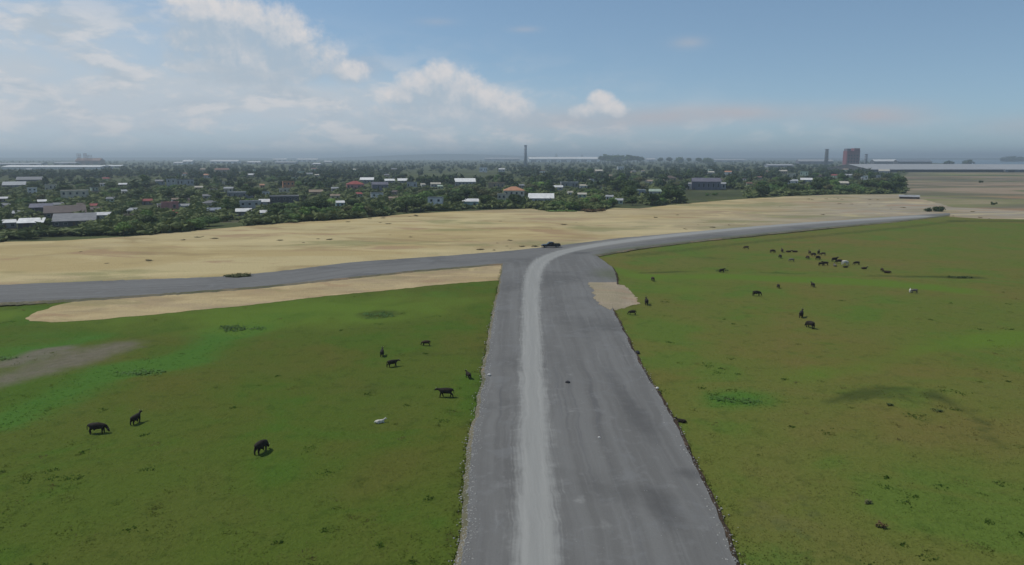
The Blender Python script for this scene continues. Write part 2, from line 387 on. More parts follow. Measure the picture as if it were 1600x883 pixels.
c = t.mix(t.m('MULTIPLY', t.ss(t.m('ADD', t.attr('dust'), t.m('MULTIPLY', t.m('SUBTRACT', l2, 0.5), 0.8)), .1, .8), .8), c, (0.235, 0.228, 0.205))
trk = t.m('ADD', t.attr('track'), t.m('MULTIPLY', t.m('SUBTRACT', t.noise(sv, 3.5, 3, 0.6), 0.5), 0.9))
trk = t.m('ADD', trk, t.m('MULTIPLY', t.m('SUBTRACT', n2, 0.5), 0.7))
c = t.mix(t.m('MULTIPLY', t.ss(trk, 0.15, 0.8), 0.88), c, t.mix(t.noise(sv, 3.0, 2), (0.235, 0.237, 0.222), (0.315, 0.316, 0.296)))
c = t.mix(t.m('MULTIPLY', t.m('MULTIPLY', t.attr('rut'), t.ss(l2, .35, .6)), .55), c, (0.33, 0.328, 0.305))
t.put(b.inputs['Base Color'], c); b.inputs['Roughness'].default_value = 0.95; b.inputs['Specular IOR Level'].default_value = 0.15
bp = t.new('ShaderNodeBump'); bp.inputs['Strength'].default_value = 0.4; bp.inputs['Distance'].default_value = 0.06
t.put(bp.inputs['Height'], t.m('ADD', n3, n2)); t.put(b.inputs['Normal'], bp.outputs[0])

def simple(name, col, rough=0.8, var=0.15, scale=1.5, spec=0.2, metal=0.0, streak=False):
    m, t, b = new_mat(name); p = t.obj()
    v = t.vm('MULTIPLY', p, (1, 1, 0.2)) if streak else p
    n = t.noise(v, scale, 4, 0.6); k = t.ss(n, 0.3, 0.7, 1 - var, 1 + var)
    rk = t.m('ADD', 0.9, t.m('MULTIPLY', t.rnd(), 0.2))
    c = t.mix(1.0, col, t.xyz(t.m('MULTIPLY', k, rk), t.m('MULTIPLY', k, rk), t.m('MULTIPLY', k, rk)), 'MULTIPLY')
    t.put(b.inputs['Base Color'], c); b.inputs['Roughness'].default_value = rough
    b.inputs['Specular IOR Level'].default_value = spec; b.inputs['Metallic'].default_value = metal
    return m
def leaf_mat(name, c1, c2):
    m, t, b = new_mat(name); p = t.pos()
    n = t.noise(p, 0.35, 3, 0.6); k = t.m('ADD', t.m('MULTIPLY', n, 0.7), t.m('MULTIPLY', t.rnd(), 0.5))
    c = t.mix(t.ss(k, 0.25, 0.85), c1, c2)
    t.put(b.inputs['Base Color'], c); b.inputs['Roughness'].default_value = 0.75; b.inputs['Specular IOR Level'].default_value = 0.15
    translucent(t, b, c, 0.12)
    return m
M['leaf_dark'] = leaf_mat('leaf_dark', (0.044, 0.068, 0.023), (0.073, 0.109, 0.034))
M['leaf_mid'] = leaf_mat('leaf_mid', (0.071, 0.123, 0.036), (0.110, 0.176, 0.045))
M['leaf_light'] = leaf_mat('leaf_light', (0.119, 0.199, 0.047), (0.164, 0.258, 0.066))
M['leaf_olive'] = leaf_mat('leaf_olive', (0.100, 0.106, 0.043), (0.143, 0.143, 0.064))
M['leaf_far'] = leaf_mat('leaf_far', (0.036, 0.060, 0.024), (0.090, 0.128, 0.041))
M['leaf_scrub'] = leaf_mat('leaf_scrub', (0.060, 0.083, 0.030), (0.135, 0.164, 0.056))
M['leaf_weed'] = leaf_mat('leaf_weed', (0.060, 0.085, 0.022), (0.125, 0.150, 0.050))
M['leaf_up'] = leaf_mat('leaf_up', (0.045, 0.088, 0.022), (0.075, 0.150, 0.034)); NT(M['leaf_up'].node_tree).put(M['leaf_up'].node_tree.nodes['Principled BSDF'].inputs['Normal'], NT(M['leaf_up'].node_tree).xyz(0.0, 0.0, 1.0))
M['leaf_straw'] = leaf_mat('leaf_straw', (0.150, 0.125, 0.060), (0.26, 0.215, 0.11))
M['leaf_dry'] = leaf_mat('leaf_dry', (0.098, 0.062, 0.029), (0.150, 0.104, 0.046))
M['bark'] = simple('bark', (0.10, 0.08, 0.06), 0.9, 0.3, 3)

# ------------------------------------------------------------------ outlines traced from the photograph, laid on the ground
mainL = [(722, 883), (729, 800), (738, 715), (748, 640), (762, 560), (772, 500), (781, 445), (785, 420), (787, 399)]
mainR = [(1145, 883), (1117, 800), (1085, 725), (1056, 670), (1020, 605), (987, 545), (966, 505), (957, 484), (958, 468), (964, 445), (960, 425), (945, 410), (928, 399)]
def world_line(pts, n_per=8):
    w = [gp(*q) for q in pts]; return interp(w, n_per)
Lw = world_line(mainL); Rw = world_line(mainR)
def extend_back(w, y_to):
    a, b = w[0], w[4]; d = (a - b) / max(1e-6, abs(a.y - b.y)); return [a + d * (a.y - y_to)] + w
Lw = extend_back(Lw, 15.0); Rw = extend_back(Rw, 15.0)
upE = [(-260, 459), (0, 447), (150, 441), (350, 434), (450, 424), (550, 411), (700, 401), (790, 394), (845, 388), (890, 383), (960, 374), (1050, 366), (1150, 357), (1250, 349), (1330, 344), (1400, 339), (1478, 334)]
loE = [(-260, 489), (0, 475), (130, 469), (250, 461), (400, 450), (500, 440), (650, 424), (785, 413), (850, 408), (935, 399), (1000, 388), (1100, 376), (1200, 366), (1300, 356), (1400, 347), (1484, 337)]
trackP = [(838, 1100), (838, 883), (834, 680), (831, 560), (830, 470), (834, 430), (848, 409), (875, 397), (905, 390), (950, 382), (1020, 373), (1130, 361), (1240, 351.5), (1330, 345.5), (1440, 339)]
trackW = np.array([tuple(q)[:2] for q in world_line(trackP, 10)])
def dist_line(x, y, line):
    best = np.full(np.shape(x), 1e9)
    for i in range(len(line) - 1):
        ax, ay = line[i]; bx, by = line[i + 1]; dx_, dy_ = bx - ax, by - ay
        tt = np.clip(((x - ax) * dx_ + (y - ay) * dy_) / (dx_ * dx_ + dy_ * dy_ + 1e-9), 0, 1)
        best = np.minimum(best, np.hypot(x - ax - tt * dx_, y - ay - tt * dy_))
    return best
def blob(x, y, cx, cy, rx, ry, rot=0.0, power=1.0):
    """soft world-space patch centred on the ground point seen at photo pixel (cx,cy), radii in metres"""
    c = gp(cx, cy); dx_ = x - c.x; dy_ = y - c.y; ca, sa = math.cos(rot), math.sin(rot)
    u = (dx_ * ca + dy_ * sa) / rx; v = (-dx_ * sa + dy_ * ca) / ry
    return np.exp(-(u * u + v * v)) * power
def line_px(pts): return np.array([tuple(gp(*q))[:2] for q in pts])
def band(x, y, pts, half, power=1.0):
    return np.exp(-(dist_line(x, y, line_px(pts)) / half) ** 2) * power

def resample_x(w, xs_dir, key):
    k = np.array([getattr(q, key) for q in w]); o = np.argsort(k)
    return np.interp(xs_dir, k[o], np.array([q.x for q in w])[o]), np.interp(xs_dir, k[o], np.array([q.y for q in w])[o])
def road_strip(name, A, B, z, skirtA, skirtB, nc=28, drop=0.36, run=0.5, skm='soil'):
    """A,B: matching edge points (left, right). Cambered top, sloping earth skirts."""
    n = len(A); vs = []; uv = []; L = 0.0
    for i in range(n):
        if i: L += ((A[i] + B[i]) * 0.5 - (A[i - 1] + B[i - 1]) * 0.5).length
        wdt = (B[i] - A[i]).length
        for j in range(nc + 1):
            s = j / nc; q = A[i].lerp(B[i], s)
            vs.append((q.x, q.y, z + 0.10 * (1 - (2 * s - 1) ** 2))); uv.append((s * wdt, L))
    fs = []; mi = []
    for i in range(n - 1):
        for j in range(nc):
            a = i * (nc + 1) + j; fs.append((a, a + 1, a + nc + 2, a + nc + 1)); mi.append(0)
    def skirt(E, O, base_idx, mat_i):
        k = len(vs)
        for i in range(n):
            d = (E[i] - O[i]); d.z = 0; d.normalize()
            rr = run * random.uniform(0.9, 1.12)
            vs.append((E[i].x + d.x * rr, E[i].y + d.y * rr, z - drop)); uv.append((0, 0))
        for i in range(n - 1):
            a = base_idx(i); c_ = base_idx(i + 1); fs.append((a, c_, k + i + 1, k + i)); mi.append(mat_i)
    if skirtA: skirt(A, B, lambda i: i * (nc + 1), 2)
    if skirtB: skirt(B, A, lambda i: i * (nc + 1) + nc, 1)
    o = mesh_obj(name, vs, fs, [M['road'], M[skm], M['bank']], midx=mi, smooth=False)
    me = o.data
    bm = bmesh.new(); bm.from_mesh(me); bmesh.ops.recalc_face_normals(bm, faces=bm.faces)
    up = sum(f.normal.z * f.calc_area() for f in bm.faces)
    if up < 0: bmesh.ops.reverse_faces(bm, faces=bm.faces)
    bm.to_mesh(me); bm.free()
    ul = me.uv_layers.new(name='UVMap')
    li = np.empty(len(me.loops), int); me.loops.foreach_get('vertex_index', li)
    ul.data.foreach_set('uv', np.array(uv, float)[li].ravel())
    co = np.array(vs)
    x, y = co[:, 0], co[:, 1]
    d = dist_line(x, y, trackW)
    half = np.interp(y, [50, 80, 160, 260, 600], [1.75, 1.6, 1.9, 3.0, 6.5])
    def put(nm, val):
        at = me.attributes.new(nm, 'FLOAT', 'POINT'); at.data.foreach_set('value', np.clip(val, 0, 1).astype(np.float32))
    put('track', 1.0 / (1.0 + np.exp((d - half * .96) / 0.5)))
    put('damp', blob(x, y, 1000, 660, 1.8, 9, 0.05, .8) + blob(x, y, 1035, 800, 1.6, 5, 0.1, .9) + blob(x, y, 915, 520, 2.5, 18, .0, .5)
        + blob(x, y, 905, 397, 5, 3, .3, .9) + blob(x, y, 1080, 745, 2.2, 1.6, 0, .7) + blob(x, y, 960, 600, 1.5, 10, .05, .5))
    put('spill', blob(x, y, 905, 787, 1.0, 1.3, 0, .62) + blob(x, y, 945, 825, .8, 2.6, 0, .58) + blob(x, y, 1010, 830, .5, .8, 0, .5)
        + blob(x, y, 888, 590, .7, 3.0, 0, .5) + blob(x, y, 890, 650, 1.2, 3, 0, .35) + blob(x, y, 1075, 775, .8, .6, 0, .4))
    put('dust', 0.75 * np.exp(-(d / np.interp(y, [225, 260, 600], [3, 7, 16])) ** 2) * np.clip((y - 215) / 30, 0, 1))
    put('rut', np.exp(-((d - .5 * half) / .34) ** 2))
    put('weedy', blob(x, y, 955, 430, 5.5, 11, 0, .9) + blob(x, y, 960, 392, 14, 4, .35, .5)
        + band(x, y, [(940, 400), (1000, 388), (1100, 376), (1200, 366), (1300, 356), (1400, 347), (1484, 337)], 3.2, .95))
    return tag(o, kind='structure')

ys = np.concatenate([np.linspace(15, 48, 8), np.linspace(50, 226, 180)])
lx, ly = resample_x(Lw, ys, 'y'); rx_, ry_ = resample_x(Rw, ys, 'y')
yjit = np.array([random.gauss(0, 0.10) for _ in ys])
ew = lambda seed: (vnoise(ys, ys * 0, 6.0, seed) - .5) * .45 + (vnoise(ys, ys * 0, 1.7, seed + 1) - .5) * .18
eA, eB = ew(61), ew(71)
A = [Vector((lx[i] + eA[i] + random.gauss(0, .05), ys[i], 0)) for i in range(len(ys))]
B = [Vector((rx_[i] + eB[i] + random.gauss(0, .05), ys[i], 0)) for i in range(len(ys))]
ROADZ = 0.30
main_poly = [tuple(q)[:2] for q in A] + [tuple(q)[:2] for q in reversed(B)]
road_strip('access_road', A, B, ROADZ - 0.02, True, True, 40)
pxs = np.concatenate([np.linspace(-260, 1484, 260)])
def at_px(E, xs): 
    ex = np.array([e[0] for e in E], float); ey = np.array([e[1] for e in E], float)
    return np.interp(xs, ex, ey)
uy = at_px(upE, pxs); lyy = at_px(loE, pxs)
CU = [gp(x, y) for x, y in zip(pxs, uy)]; CL = [gp(x, y) for x, y in zip(pxs, lyy)]
CU = [q + Vector((0, random.gauss(0, .25), 0)) for q in CU]; CL = [q + Vector((0, random.gauss(0, .25), 0)) for q in CL]
cross_poly = [tuple(q)[:2] for q in CU] + [tuple(q)[:2] for q in reversed(CL)]
road_strip('cross_road', CU, CL, ROADZ, True, True, 20, .33, 1.8, 'bank')

# sand strip between the cross road and the town
sandTop = [(-300, 392), (-120, 385), (0, 378), (100, 376), (200, 370), (300, 361), (400, 352), (470, 347), (560, 342), (640, 334), (700, 331), (770, 328), (830, 326), (860, 331), (925, 330), (960, 325), (1000, 326), (1050, 320), (1110, 315), (1160, 311), (1230, 307), (1300, 304.5), (1410, 303.5), (1490, 322), (1640, 330)]
sandBot = [(1640, 343.5), (1540, 342), (1484, 339)] + [(x, y + 3) for x, y in reversed(upE[1:])] + [(-300, 464)]
SAND0 = [tuple(gp(*q))[:2] for q in sandTop + sandBot]
sandPoly = jag([gp(*q) for q in sandTop + sandBot], 2.5, 0.5)
sheet('sand_strip', sandPoly, 0.03, M['sand'])
fieldPoly = jag([gp(*q) for q in [(1412, 303), (1404, 290), (1412, 276), (1420, 269.5), (1760, 270), (1760, 334), (1640, 331), (1490, 324)]], 4, 1.0)
sheet('bare_field', fieldPoly, 0.035, M['field'])
VERGE_PX = [(784, 414), (784, 438), (720, 442), (650, 449), (500, 464), (430, 472), (350, 481), (250, 491), (150, 500), (80, 504), (46, 502), (40, 497), (58, 487), (90, 477), (150, 466), (300, 456), (500, 439), (650, 423)]
VERGE0 = [tuple(gp(*q))[:2] for q in VERGE_PX]
vergePoly = jag([gp(*q) for q in VERGE_PX], 1.2, 0.35)
sheet('sand_verge', vergePoly, 0.03, M['verge'])
DIRT0 = [tuple(gp(*q))[:2] for q in [(918, 444), (962, 443), (980, 450), (992, 464), (1001, 474), (976, 482), (952, 487), (935, 478)]]
dirtPoly = jag([gp(*q) for q in [(918, 444), (962, 443), (980, 450), (992, 464), (1001, 474), (976, 482), (952, 487), (935, 478)]], 1.0, 0.4)
# the dirt patch lies over the road's apron and runs down the bank on to the grass
def dirt_patch():
    dp = np.array([tuple(q)[:2] for q in dirtPoly]); st = .3
    xs_ = np.arange(dp[:, 0].min() - st, dp[:, 0].max() + st, st); ys_ = np.arange(dp[:, 1].min() - st, dp[:, 1].max() + st, st)
    XX, YY = np.meshgrid(xs_, ys_); xf, yf = XX.ravel(), YY.ravel()
    ins = in_poly(xf, yf, main_poly); dd = np.where(ins, 0, dist_line(xf, yf, np.array(main_poly + [main_poly[0]])))
    la = np.interp(yf, ys, [q.x for q in A]); lb = np.interp(yf, ys, [q.x for q in B]); sn = np.clip((xf - la) / (lb - la), 0, 1)
    zf = np.where(ins, ROADZ + .03 + .10 * (1 - (2 * sn - 1) ** 2), np.maximum(.02, np.minimum(ROADZ + .03 - .10 * dd, .02 + .16 * dist_line(xf, yf, np.vstack([dp, dp[:1]])))))
    n_ = len(xs_); F_ = []
    for r_ in range(len(ys_) - 1):
        for c_ in range(n_ - 1):
            k = r_ * n_ + c_
            if in_poly(np.array([xf[k] + st / 2]), np.array([yf[k] + st / 2]), dirtPoly)[0]: F_.append((k, k + 1, k + n_ + 1, k + n_))
    used_ = sorted({v for f in F_ for v in f}); mp = {v: i for i, v in enumerate(used_)}
    tag(mesh_obj('dirt_patch', [(xf[v], yf[v], zf[v]) for v in used_], [tuple(mp[v] for v in f) for f in F_], M['dirt']), kind='structure')
dirt_patch()

# ------------------------------------------------------------------ ground: one sheet to the horizon
def axis(lo, hi, step, far, g=1.22):
    a = list(np.arange(lo, hi + 1e-6, step)); s = step; x = a[-1]
    while x < far: s *= g; x += s; a.append(x)
    s = step; x = a[0]; pre = []
    while x > -far: s *= g; x -= s; pre.append(x)
    return np.array(pre[::-1] + a)
gx = axis(-230, 330, 2.5, 21000); gy = axis(36, 330, 2.0, 21000)
X, Y = np.meshgrid(gx, gy); nx, ny = len(gx), len(gy)
x, y = X.ravel(), Y.ravel()
near = np.exp(-np.maximum(0, np.hypot(x, y) - 330) / 60)
def flat_near(x, y):
    d = np.full(np.shape(x), 1e9)
    for P_ in (VERGE0, SAND0, DIRT0): d = np.minimum(d, np.where(in_poly(x, y, P_), 0.0, dist_line(x, y, np.array(P_ + [P_[0]]))))
    return np.clip(d / 9.0, 0, 1) ** 1.2
fn = flat_near(x, y)
zz = -fn * (0.26 * vnoise(x, y, 26, 1) + 0.16 * vnoise(x, y, 9, 2) + 0.09 * vnoise(x, y, 4, 3)) * near
ditch = band(x, y, [(995, 424), (1080, 421), (1180, 422), (1300, 427), (1420, 430), (1600, 432)], 2.2)
arc = band(x, y, [(1290, 628), (1380, 600), (1450, 606), (1520, 640), (1570, 700)], 1.6, .8)
zz -= 0.35 * ditch + 0.20 * arc
fs = np.empty(((nx - 1) * (ny - 1), 4), int); ii = (np.arange(ny - 1)[:, None] * nx + np.arange(nx - 1)[None, :]).ravel()
fs[:, 0] = ii; fs[:, 1] = ii + 1; fs[:, 2] = ii + nx + 1; fs[:, 3] = ii + nx
def np_mesh(name, V, Fq, mats, smooth=False):
    me = bpy.data.meshes.new(name); k = Fq.shape[1]
    me.vertices.add(len(V)); me.vertices.foreach_set('co', np.asarray(V, np.float32).ravel())
    me.loops.add(Fq.size); me.loops.foreach_set('vertex_index', Fq.ravel().astype(np.int32))
    me.polygons.add(len(Fq)); me.polygons.foreach_set('loop_start', np.arange(0, Fq.size, k, dtype=np.int32))
    me.polygons.foreach_set('loop_total', np.full(len(Fq), k, np.int32))
    for m_ in (mats if isinstance(mats, (list, tuple)) else [mats]): me.materials.append(m_)
    if smooth: me.polygons.foreach_set('use_smooth', np.ones(len(Fq), bool))
    me.update(calc_edges=True); return me
gme = np_mesh('ground', np.stack([x, y, zz], 1), fs, M['pasture'], True)
def lush_f(x, y):
    return (band(x, y, [(0, 655), (100, 612), (180, 578), (280, 558), (360, 520), (420, 492)], 4.8, .95)
            + band(x, y, [(30, 560), (60, 545), (150, 525)], 3.0, .7) + blob(x, y, 370, 510, 8, 5, .3, .8) + blob(x, y, 230, 570, 10, 4, .3, .5)
            + blob(x, y, 10, 545, 7, 7, 0, .6) + blob(x, y, 1158, 620, 5.5, 4.2, 0, 1.0) + blob(x, y, 1120, 630, 3, 2, 0, .4)
            + blob(x, y, 1190, 880, 5, 4, 0, .5) + blob(x, y, 690, 458, 8, 6, 0, .5) + blob(x, y, 90, 520, 14, 4, 0, .5))
def leftf_f(x, y): return 1.0 / (1.0 + np.exp((x - 12.0) / 3.0))
def pale_f(x, y):
    return (band(x, y, [(945, 418), (1010, 432), (1120, 430), (1300, 436), (1500, 452)], 5.5, .8) + blob(x, y, 1040, 450, 16, 11, 0, .6)
            + band(x, y, [(1240, 590), (1330, 572), (1440, 545), (1600, 520)], 4.0, .5) + blob(x, y, 1560, 530, 14, 8, 0, .5)
            + blob(x, y, 520, 480, 42, 15, .1, .8) + blob(x, y, 300, 510, 30, 9, .2, .4) + blob(x, y, 40, 490, 14, 9, 0, .7) + blob(x, y, 1350, 440, 24, 7, 0, .35))
def dark_f(x, y):
    return (blob(x, y, 592, 489, 4.8, 5.0, 0, 1.0) + blob(x, y, 590, 600, 6, 2.5, 0, .5) + ditch_f(x, y) * .9 + arc_f(x, y) * .7
            + blob(x, y, 1390, 615, 7, 3.0, 0, .55) + blob(x, y, 1110, 402, 12, 7, 0, .5)
            + band(x, y, [(985, 398), (1100, 386), (1250, 370), (1400, 356), (1490, 346)], 5.0, .55) + blob(x, y, 1500, 432, 8, 3, 0, .7)
            + band(x, y, [(716, 883), (735, 700), (760, 540), (780, 445)], 1.5, .5) + blob(x, y, 660, 550, 9, 3.5, 0, .5)
            + band(x, y, [(1500, 345), (1650, 346)], 6, .8))
def ditch_f(x, y): return np.clip(vnoise(x, y, 14, 21) * 2.4 - .6, 0, 1) * band(x, y, [(995, 424), (1080, 421), (1180, 422), (1300, 427), (1420, 430), (1600, 432)], 1.6)
def arc_f(x, y): return band(x, y, [(1290, 628), (1380, 600), (1450, 606), (1520, 640), (1570, 700)], 1.6, .8)
def bare_f(x, y):
    return (band(x, y, [(-80, 612), (0, 592), (60, 575), (120, 558), (180, 540)], 5.4, .85) + band(x, y, [(-60, 575), (20, 562), (90, 545)], 3.0, .5) + band(x, y, [(10, 565), (50, 548), (95, 540)], 1.6, .8)
            + blob(x, y, 1250, 800, 10, 5, 0, .28) + blob(x, y, 1100, 690, 3, 8, 0, .28) + blob(x, y, 1390, 690, 6, 5, 0, .22))
pxx, pxy, _d = scr((x, np.maximum(y, 1.0), zz))
top_at = at_px(sandTop, pxx)
town_v = ((pxy < top_at + 2) & (y > 60)).astype(float)
def gput(me, nm, val):
    at = me.attributes.new(nm, 'FLOAT', 'POINT'); at.data.foreach_set('value', np.clip(val, 0, 1).astype(np.float32))
gput(gme, 'lush', lush_f(x, y)); gput(gme, 'leftf', leftf_f(x, y)); gput(gme, 'pale', pale_f(x, y)); gput(gme, 'dark', dark_f(x, y)); gput(gme, 'bare', bare_f(x, y)); gput(gme, 'town', town_v)
go = bpy.data.objects.new('ground', gme); COL.objects.link(go); tag(go, kind='structure')

# far water on the right, low hills on the horizon
m, t, b = new_mat('water'); M['water'] = m
b.inputs['Base Color'].default_value = (0.10, 0.14, 0.16, 1); b.inputs['Roughness'].default_value = 0.35
bp = t.new('ShaderNodeBump'); bp.inputs['Strength'].default_value = 0.15; t.put(bp.inputs['Height'], t.noise(t.pos(), 0.2, 3)); t.put(b.inputs['Normal'], bp.outputs[0])
sheet('water', jag([gp(1452, 254.5), gp(1500, 256.5), gp(1800, 258), gp(1900, 247.2), gp(1435, 247.2)], 120, 12), 0.05, M['water'])
M['hill'] = simple('hill_scrub', (0.035, 0.050, 0.026), 1.0, 0.3, 0.004)
hv, hf = [], []
nh = 120
for i in range(nh):
    s = i / (nh - 1); a = R(-62) + s * R(124); d = 11500
    h = 34 * (0.4 + 0.6 * vnoise(np.array([s * 90]), np.array([0.0]), 7, 5)[0]) + 62 * math.exp(-((s - 0.46) / 0.055) ** 2)
    if s > 0.80: h *= max(0.15, 1 - (s - 0.80) * 9)
    for (dd, hh) in ((-900, -2), (-300, h * .7), (0, h), (500, h * .6), (1200, -2)):
        hv.append(((d + dd) * math.sin(a), (d + dd) * math.cos(a), hh))
for i in range(nh - 1):
    for j in range(4): k = i * 5 + j; hf.append((k, k + 1, k + 6, k + 5))
tag(mesh_obj('hills', hv, [tuple(reversed(f)) for f in hf], M['hill'], smooth=True), kind='structure')

# ------------------------------------------------------------------ haze: the air itself
m = bpy.data.materials.new('haze'); m.use_nodes = True; M['haze'] = m
m.node_tree.nodes.clear(); t = NT(m.node_tree)
pv = t.new('ShaderNodeVolumePrincipled'); out = t.new('ShaderNodeOutputMaterial')
pv.inputs['Color'].default_value = (0.73, 0.85, 0.92, 1); pv.inputs['Density'].default_value = 0.00018; pv.inputs['Anisotropy'].default_value = 0.25
t.l.new(pv.outputs[0], out.inputs['Volume'])
mb = MB(); mb.box(-22500, 22500, -22500, 22500, -4.0, 112.0)
tag(mb.obj('haze', M['haze']), kind='stuff')

# ------------------------------------------------------------------ grass blades over the pasture
def excluded(x, y, margin_main=True):
    e = in_poly(x, y, main_poly) | in_poly(x, y, cross_poly) | in_poly(x, y, vergePoly) | in_poly(x, y, dirtPoly) | in_poly(x, y, sandPoly)
    return e
def ground_z(x, y):
    z = -flat_near(x, y) * (0.26 * vnoise(x, y, 26, 1) + 0.16 * vnoise(x, y, 9, 2) + 0.09 * vnoise(x, y, 4, 3))
    return z - 0.35 * band(x, y, [(995, 424), (1080, 421), (1180, 422), (1300, 427), (1420, 430), (1600, 432)], 2.2) - 0.20 * arc_f(x, y)
def gz(x, y): return float(ground_z(np.array([x]), np.array([y]))[0])
def blades():
    n = 42000
    px_ = rng.uniform(-140, 1740, n); py_ = 440 + (980 - 440) * rng.random(n) ** 0.9
    v = -(py_ - H0 / 2) / FPX; u = (px_ - W0 / 2) / FPX
    rz = -SP_ + v * CP; tt = -CAMH / rz; bx = u * tt; by = (CP + v * SP_) * tt
    keep = ~excluded(bx, by); bx, by = bx[keep], by[keep]
    # tufts growing thicker along both banks of the road
    ey = rng.uniform(50, 200, 5200); ea = np.interp(ey, ys, [q.x for q in A]) - np.abs(rng.normal(.25, .35, 5200)); eb = np.interp(ey, ys, [q.x for q in B]) + np.abs(rng.normal(.25, .35, 5200))
    ex = np.where(rng.random(5200) < .5, ea, eb); k_ = vnoise(ex * 0 + ex, ey, 3.0, 44) > .42; bx = np.concatenate([bx, ex[k_]]); by = np.concatenate([by, ey[k_]]); n_edge = int(k_.sum())
    lu = np.clip(lush_f(bx, by), 0, 1); ba = bare_f(bx, by); keep = (ba < .45) | (rng.random(len(bx)) < .15); bx, by, lu = bx[keep], by[keep], lu[keep]
    pa = np.clip(pale_f(bx, by), 0, 1); dk = np.clip(dark_f(bx, by), 0, 1)
    # coarser weed clusters
    nc_ = 650; cx_ = rng.uniform(-120, 1720, nc_); cy_ = 455 + 500 * rng.random(nc_) ** 1.05
    v = -(cy_ - H0 / 2) / FPX; u = (cx_ - W0 / 2) / FPX; tt = -CAMH / (-SP_ + v * CP); wx = u * tt; wy = (CP + v * SP_) * tt
    kp = ~excluded(wx, wy) & (rng.random(nc_) < vnoise(wx, wy, 14, 33) * 1.3); wx, wy = wx[kp], wy[kp]; m_ = 14
    rad = np.repeat(rng.uniform(.12, .55, len(wx)), m_); tone = np.repeat(rng.random(len(wx)), m_)
    wx = np.repeat(wx, m_) + rng.normal(0, 1, len(rad)) * rad; wy = np.repeat(wy, m_) + rng.normal(0, 1, len(rad)) * rad
    n0 = len(bx); bx = np.concatenate([bx, wx]); by = np.concatenate([by, wy]); lu = np.concatenate([lu, np.where(tone < .35, .7, 0.0)]); pa = np.concatenate([pa, np.where((tone > .35) & (tone < .7), .9, 0.0)]); dk = np.concatenate([dk, np.zeros(len(wx))])
    wb = np.concatenate([np.ones(n0), np.full(len(wx), 1.5)]); wd = np.concatenate([np.zeros(n0), (tone > .82) * 1.0])
    n = len(bx); bz = ground_z(bx, by) - 0.03; big = wb + 0.8 * (dist_line(bx, by, np.array([tuple(q)[:2] for q in A])) < .8) + 0.8 * (dist_line(bx, by, np.array([tuple(q)[:2] for q in B])) < .8)
    V = []; nb = 3
    at_l, at_d, at_p = [], [], []
    dry = np.maximum((rng.random(n) < 0.13) * (1 - lu), wd)
    for k in range(nb):
        ang = rng.uniform(0, 2 * np.pi, n); h = rng.uniform(0.030, 0.090, n) * big * (1 + 0.6 * lu + 0.8 * dk); w = rng.uniform(0.05, 0.11, n) * (1 + .5 * lu)
        lean = rng.uniform(0.02, 0.16, n); la = rng.uniform(0, 2 * np.pi, n)
        ox = rng.normal(0, .10, n); oy = rng.normal(0, .10, n)
        a = np.stack([bx + ox - np.cos(ang) * w, by + oy - np.sin(ang) * w, bz], 1)
        b_ = np.stack([bx + ox + np.cos(ang) * w, by + oy + np.sin(ang) * w, bz], 1)
        c_ = np.stack([bx + ox + np.cos(la) * lean, by + oy + np.sin(la) * lean, bz + h], 1)
        V.append(np.stack([a, b_, c_], 1))
        at_l.append(np.repeat(np.clip(lu * 1.1 - .15, 0, 1), 3)); at_d.append(np.repeat(dry * .8, 3)); at_p.append(np.repeat(np.clip(pa - .2, 0, 1) * .8, 3))
    V = np.concatenate(V).reshape(-1, 3); F_ = np.arange(len(V)).reshape(-1, 3)
    me = np_mesh('grass', V, F_, M['blades'])
    gput(me, 'leftf', leftf_f(V[:, 0], V[:, 1])); gput(me, 'lush', np.concatenate(at_l)); gput(me, 'dry', np.concatenate(at_d)); gput(me, 'pale', np.concatenate(at_p))
    o = bpy.data.objects.new('grass', me); COL.objects.link(o); tag(o, kind='stuff')
blades()

# loose stones along the road edges: nobody could count them
M['stone'] = simple('stone', (0.29, 0.285, 0.265), 0.95, 0.3, 4)
M['stone_pale'] = simple('stone_pale', (0.50, 0.49, 0.46), 0.95, 0.2, 4)
M['stone_dark'] = simple('stone_dark', (0.035, 0.036, 0.042), 0.9, 0.2, 4)
def edge_stones():
    mb = MB()
    def rock(cx, cy, cz, r):
        top = (cx + random.uniform(-.3, .3) * r, cy + random.uniform(-.3, .3) * r, cz + r * random.uniform(.6, 1.0))
        ring = []; n = 5; a0 = random.random() * 6
        for i in range(n):
            a = a0 + i * 2 * math.pi / n; q = r * random.uniform(.7, 1.2); ring.append((cx + math.cos(a) * q, cy + math.sin(a) * q, cz + random.uniform(-.05, .3) * r))
        mb.add(ring + [top], [(i, (i + 1) % n, n) for i in range(n)])
    for E, sgn, num in ((A, -1, 1300), (B, 1, 420)):
        for _ in range(num):
            i = min(len(E) - 2, int(8 + (random.random() ** 1.4) * 100)); q = E[i].lerp(E[i + 1], random.random())
            o = random.gauss(0.0, .42); r = random.uniform(.04, .13)
            zt = ROADZ - 0.03 if o * sgn < 0 else ROADZ - 0.03 - min(.33, abs(o) * .72)
            rock(q.x + o, q.y, zt, r)
    for _ in range(260):
        i = random.randrange(10, 110); s = random.random(); q = A[i].lerp(B[i], s)
        rock(q.x, q.y, ROADZ - .02 + .10 * (1 - (2 * s - 1) ** 2), random.uniform(.02, .055))
    o = mb.obj('loose_gravel', M['stone']); tag(o, kind='stuff')
edge_stones()

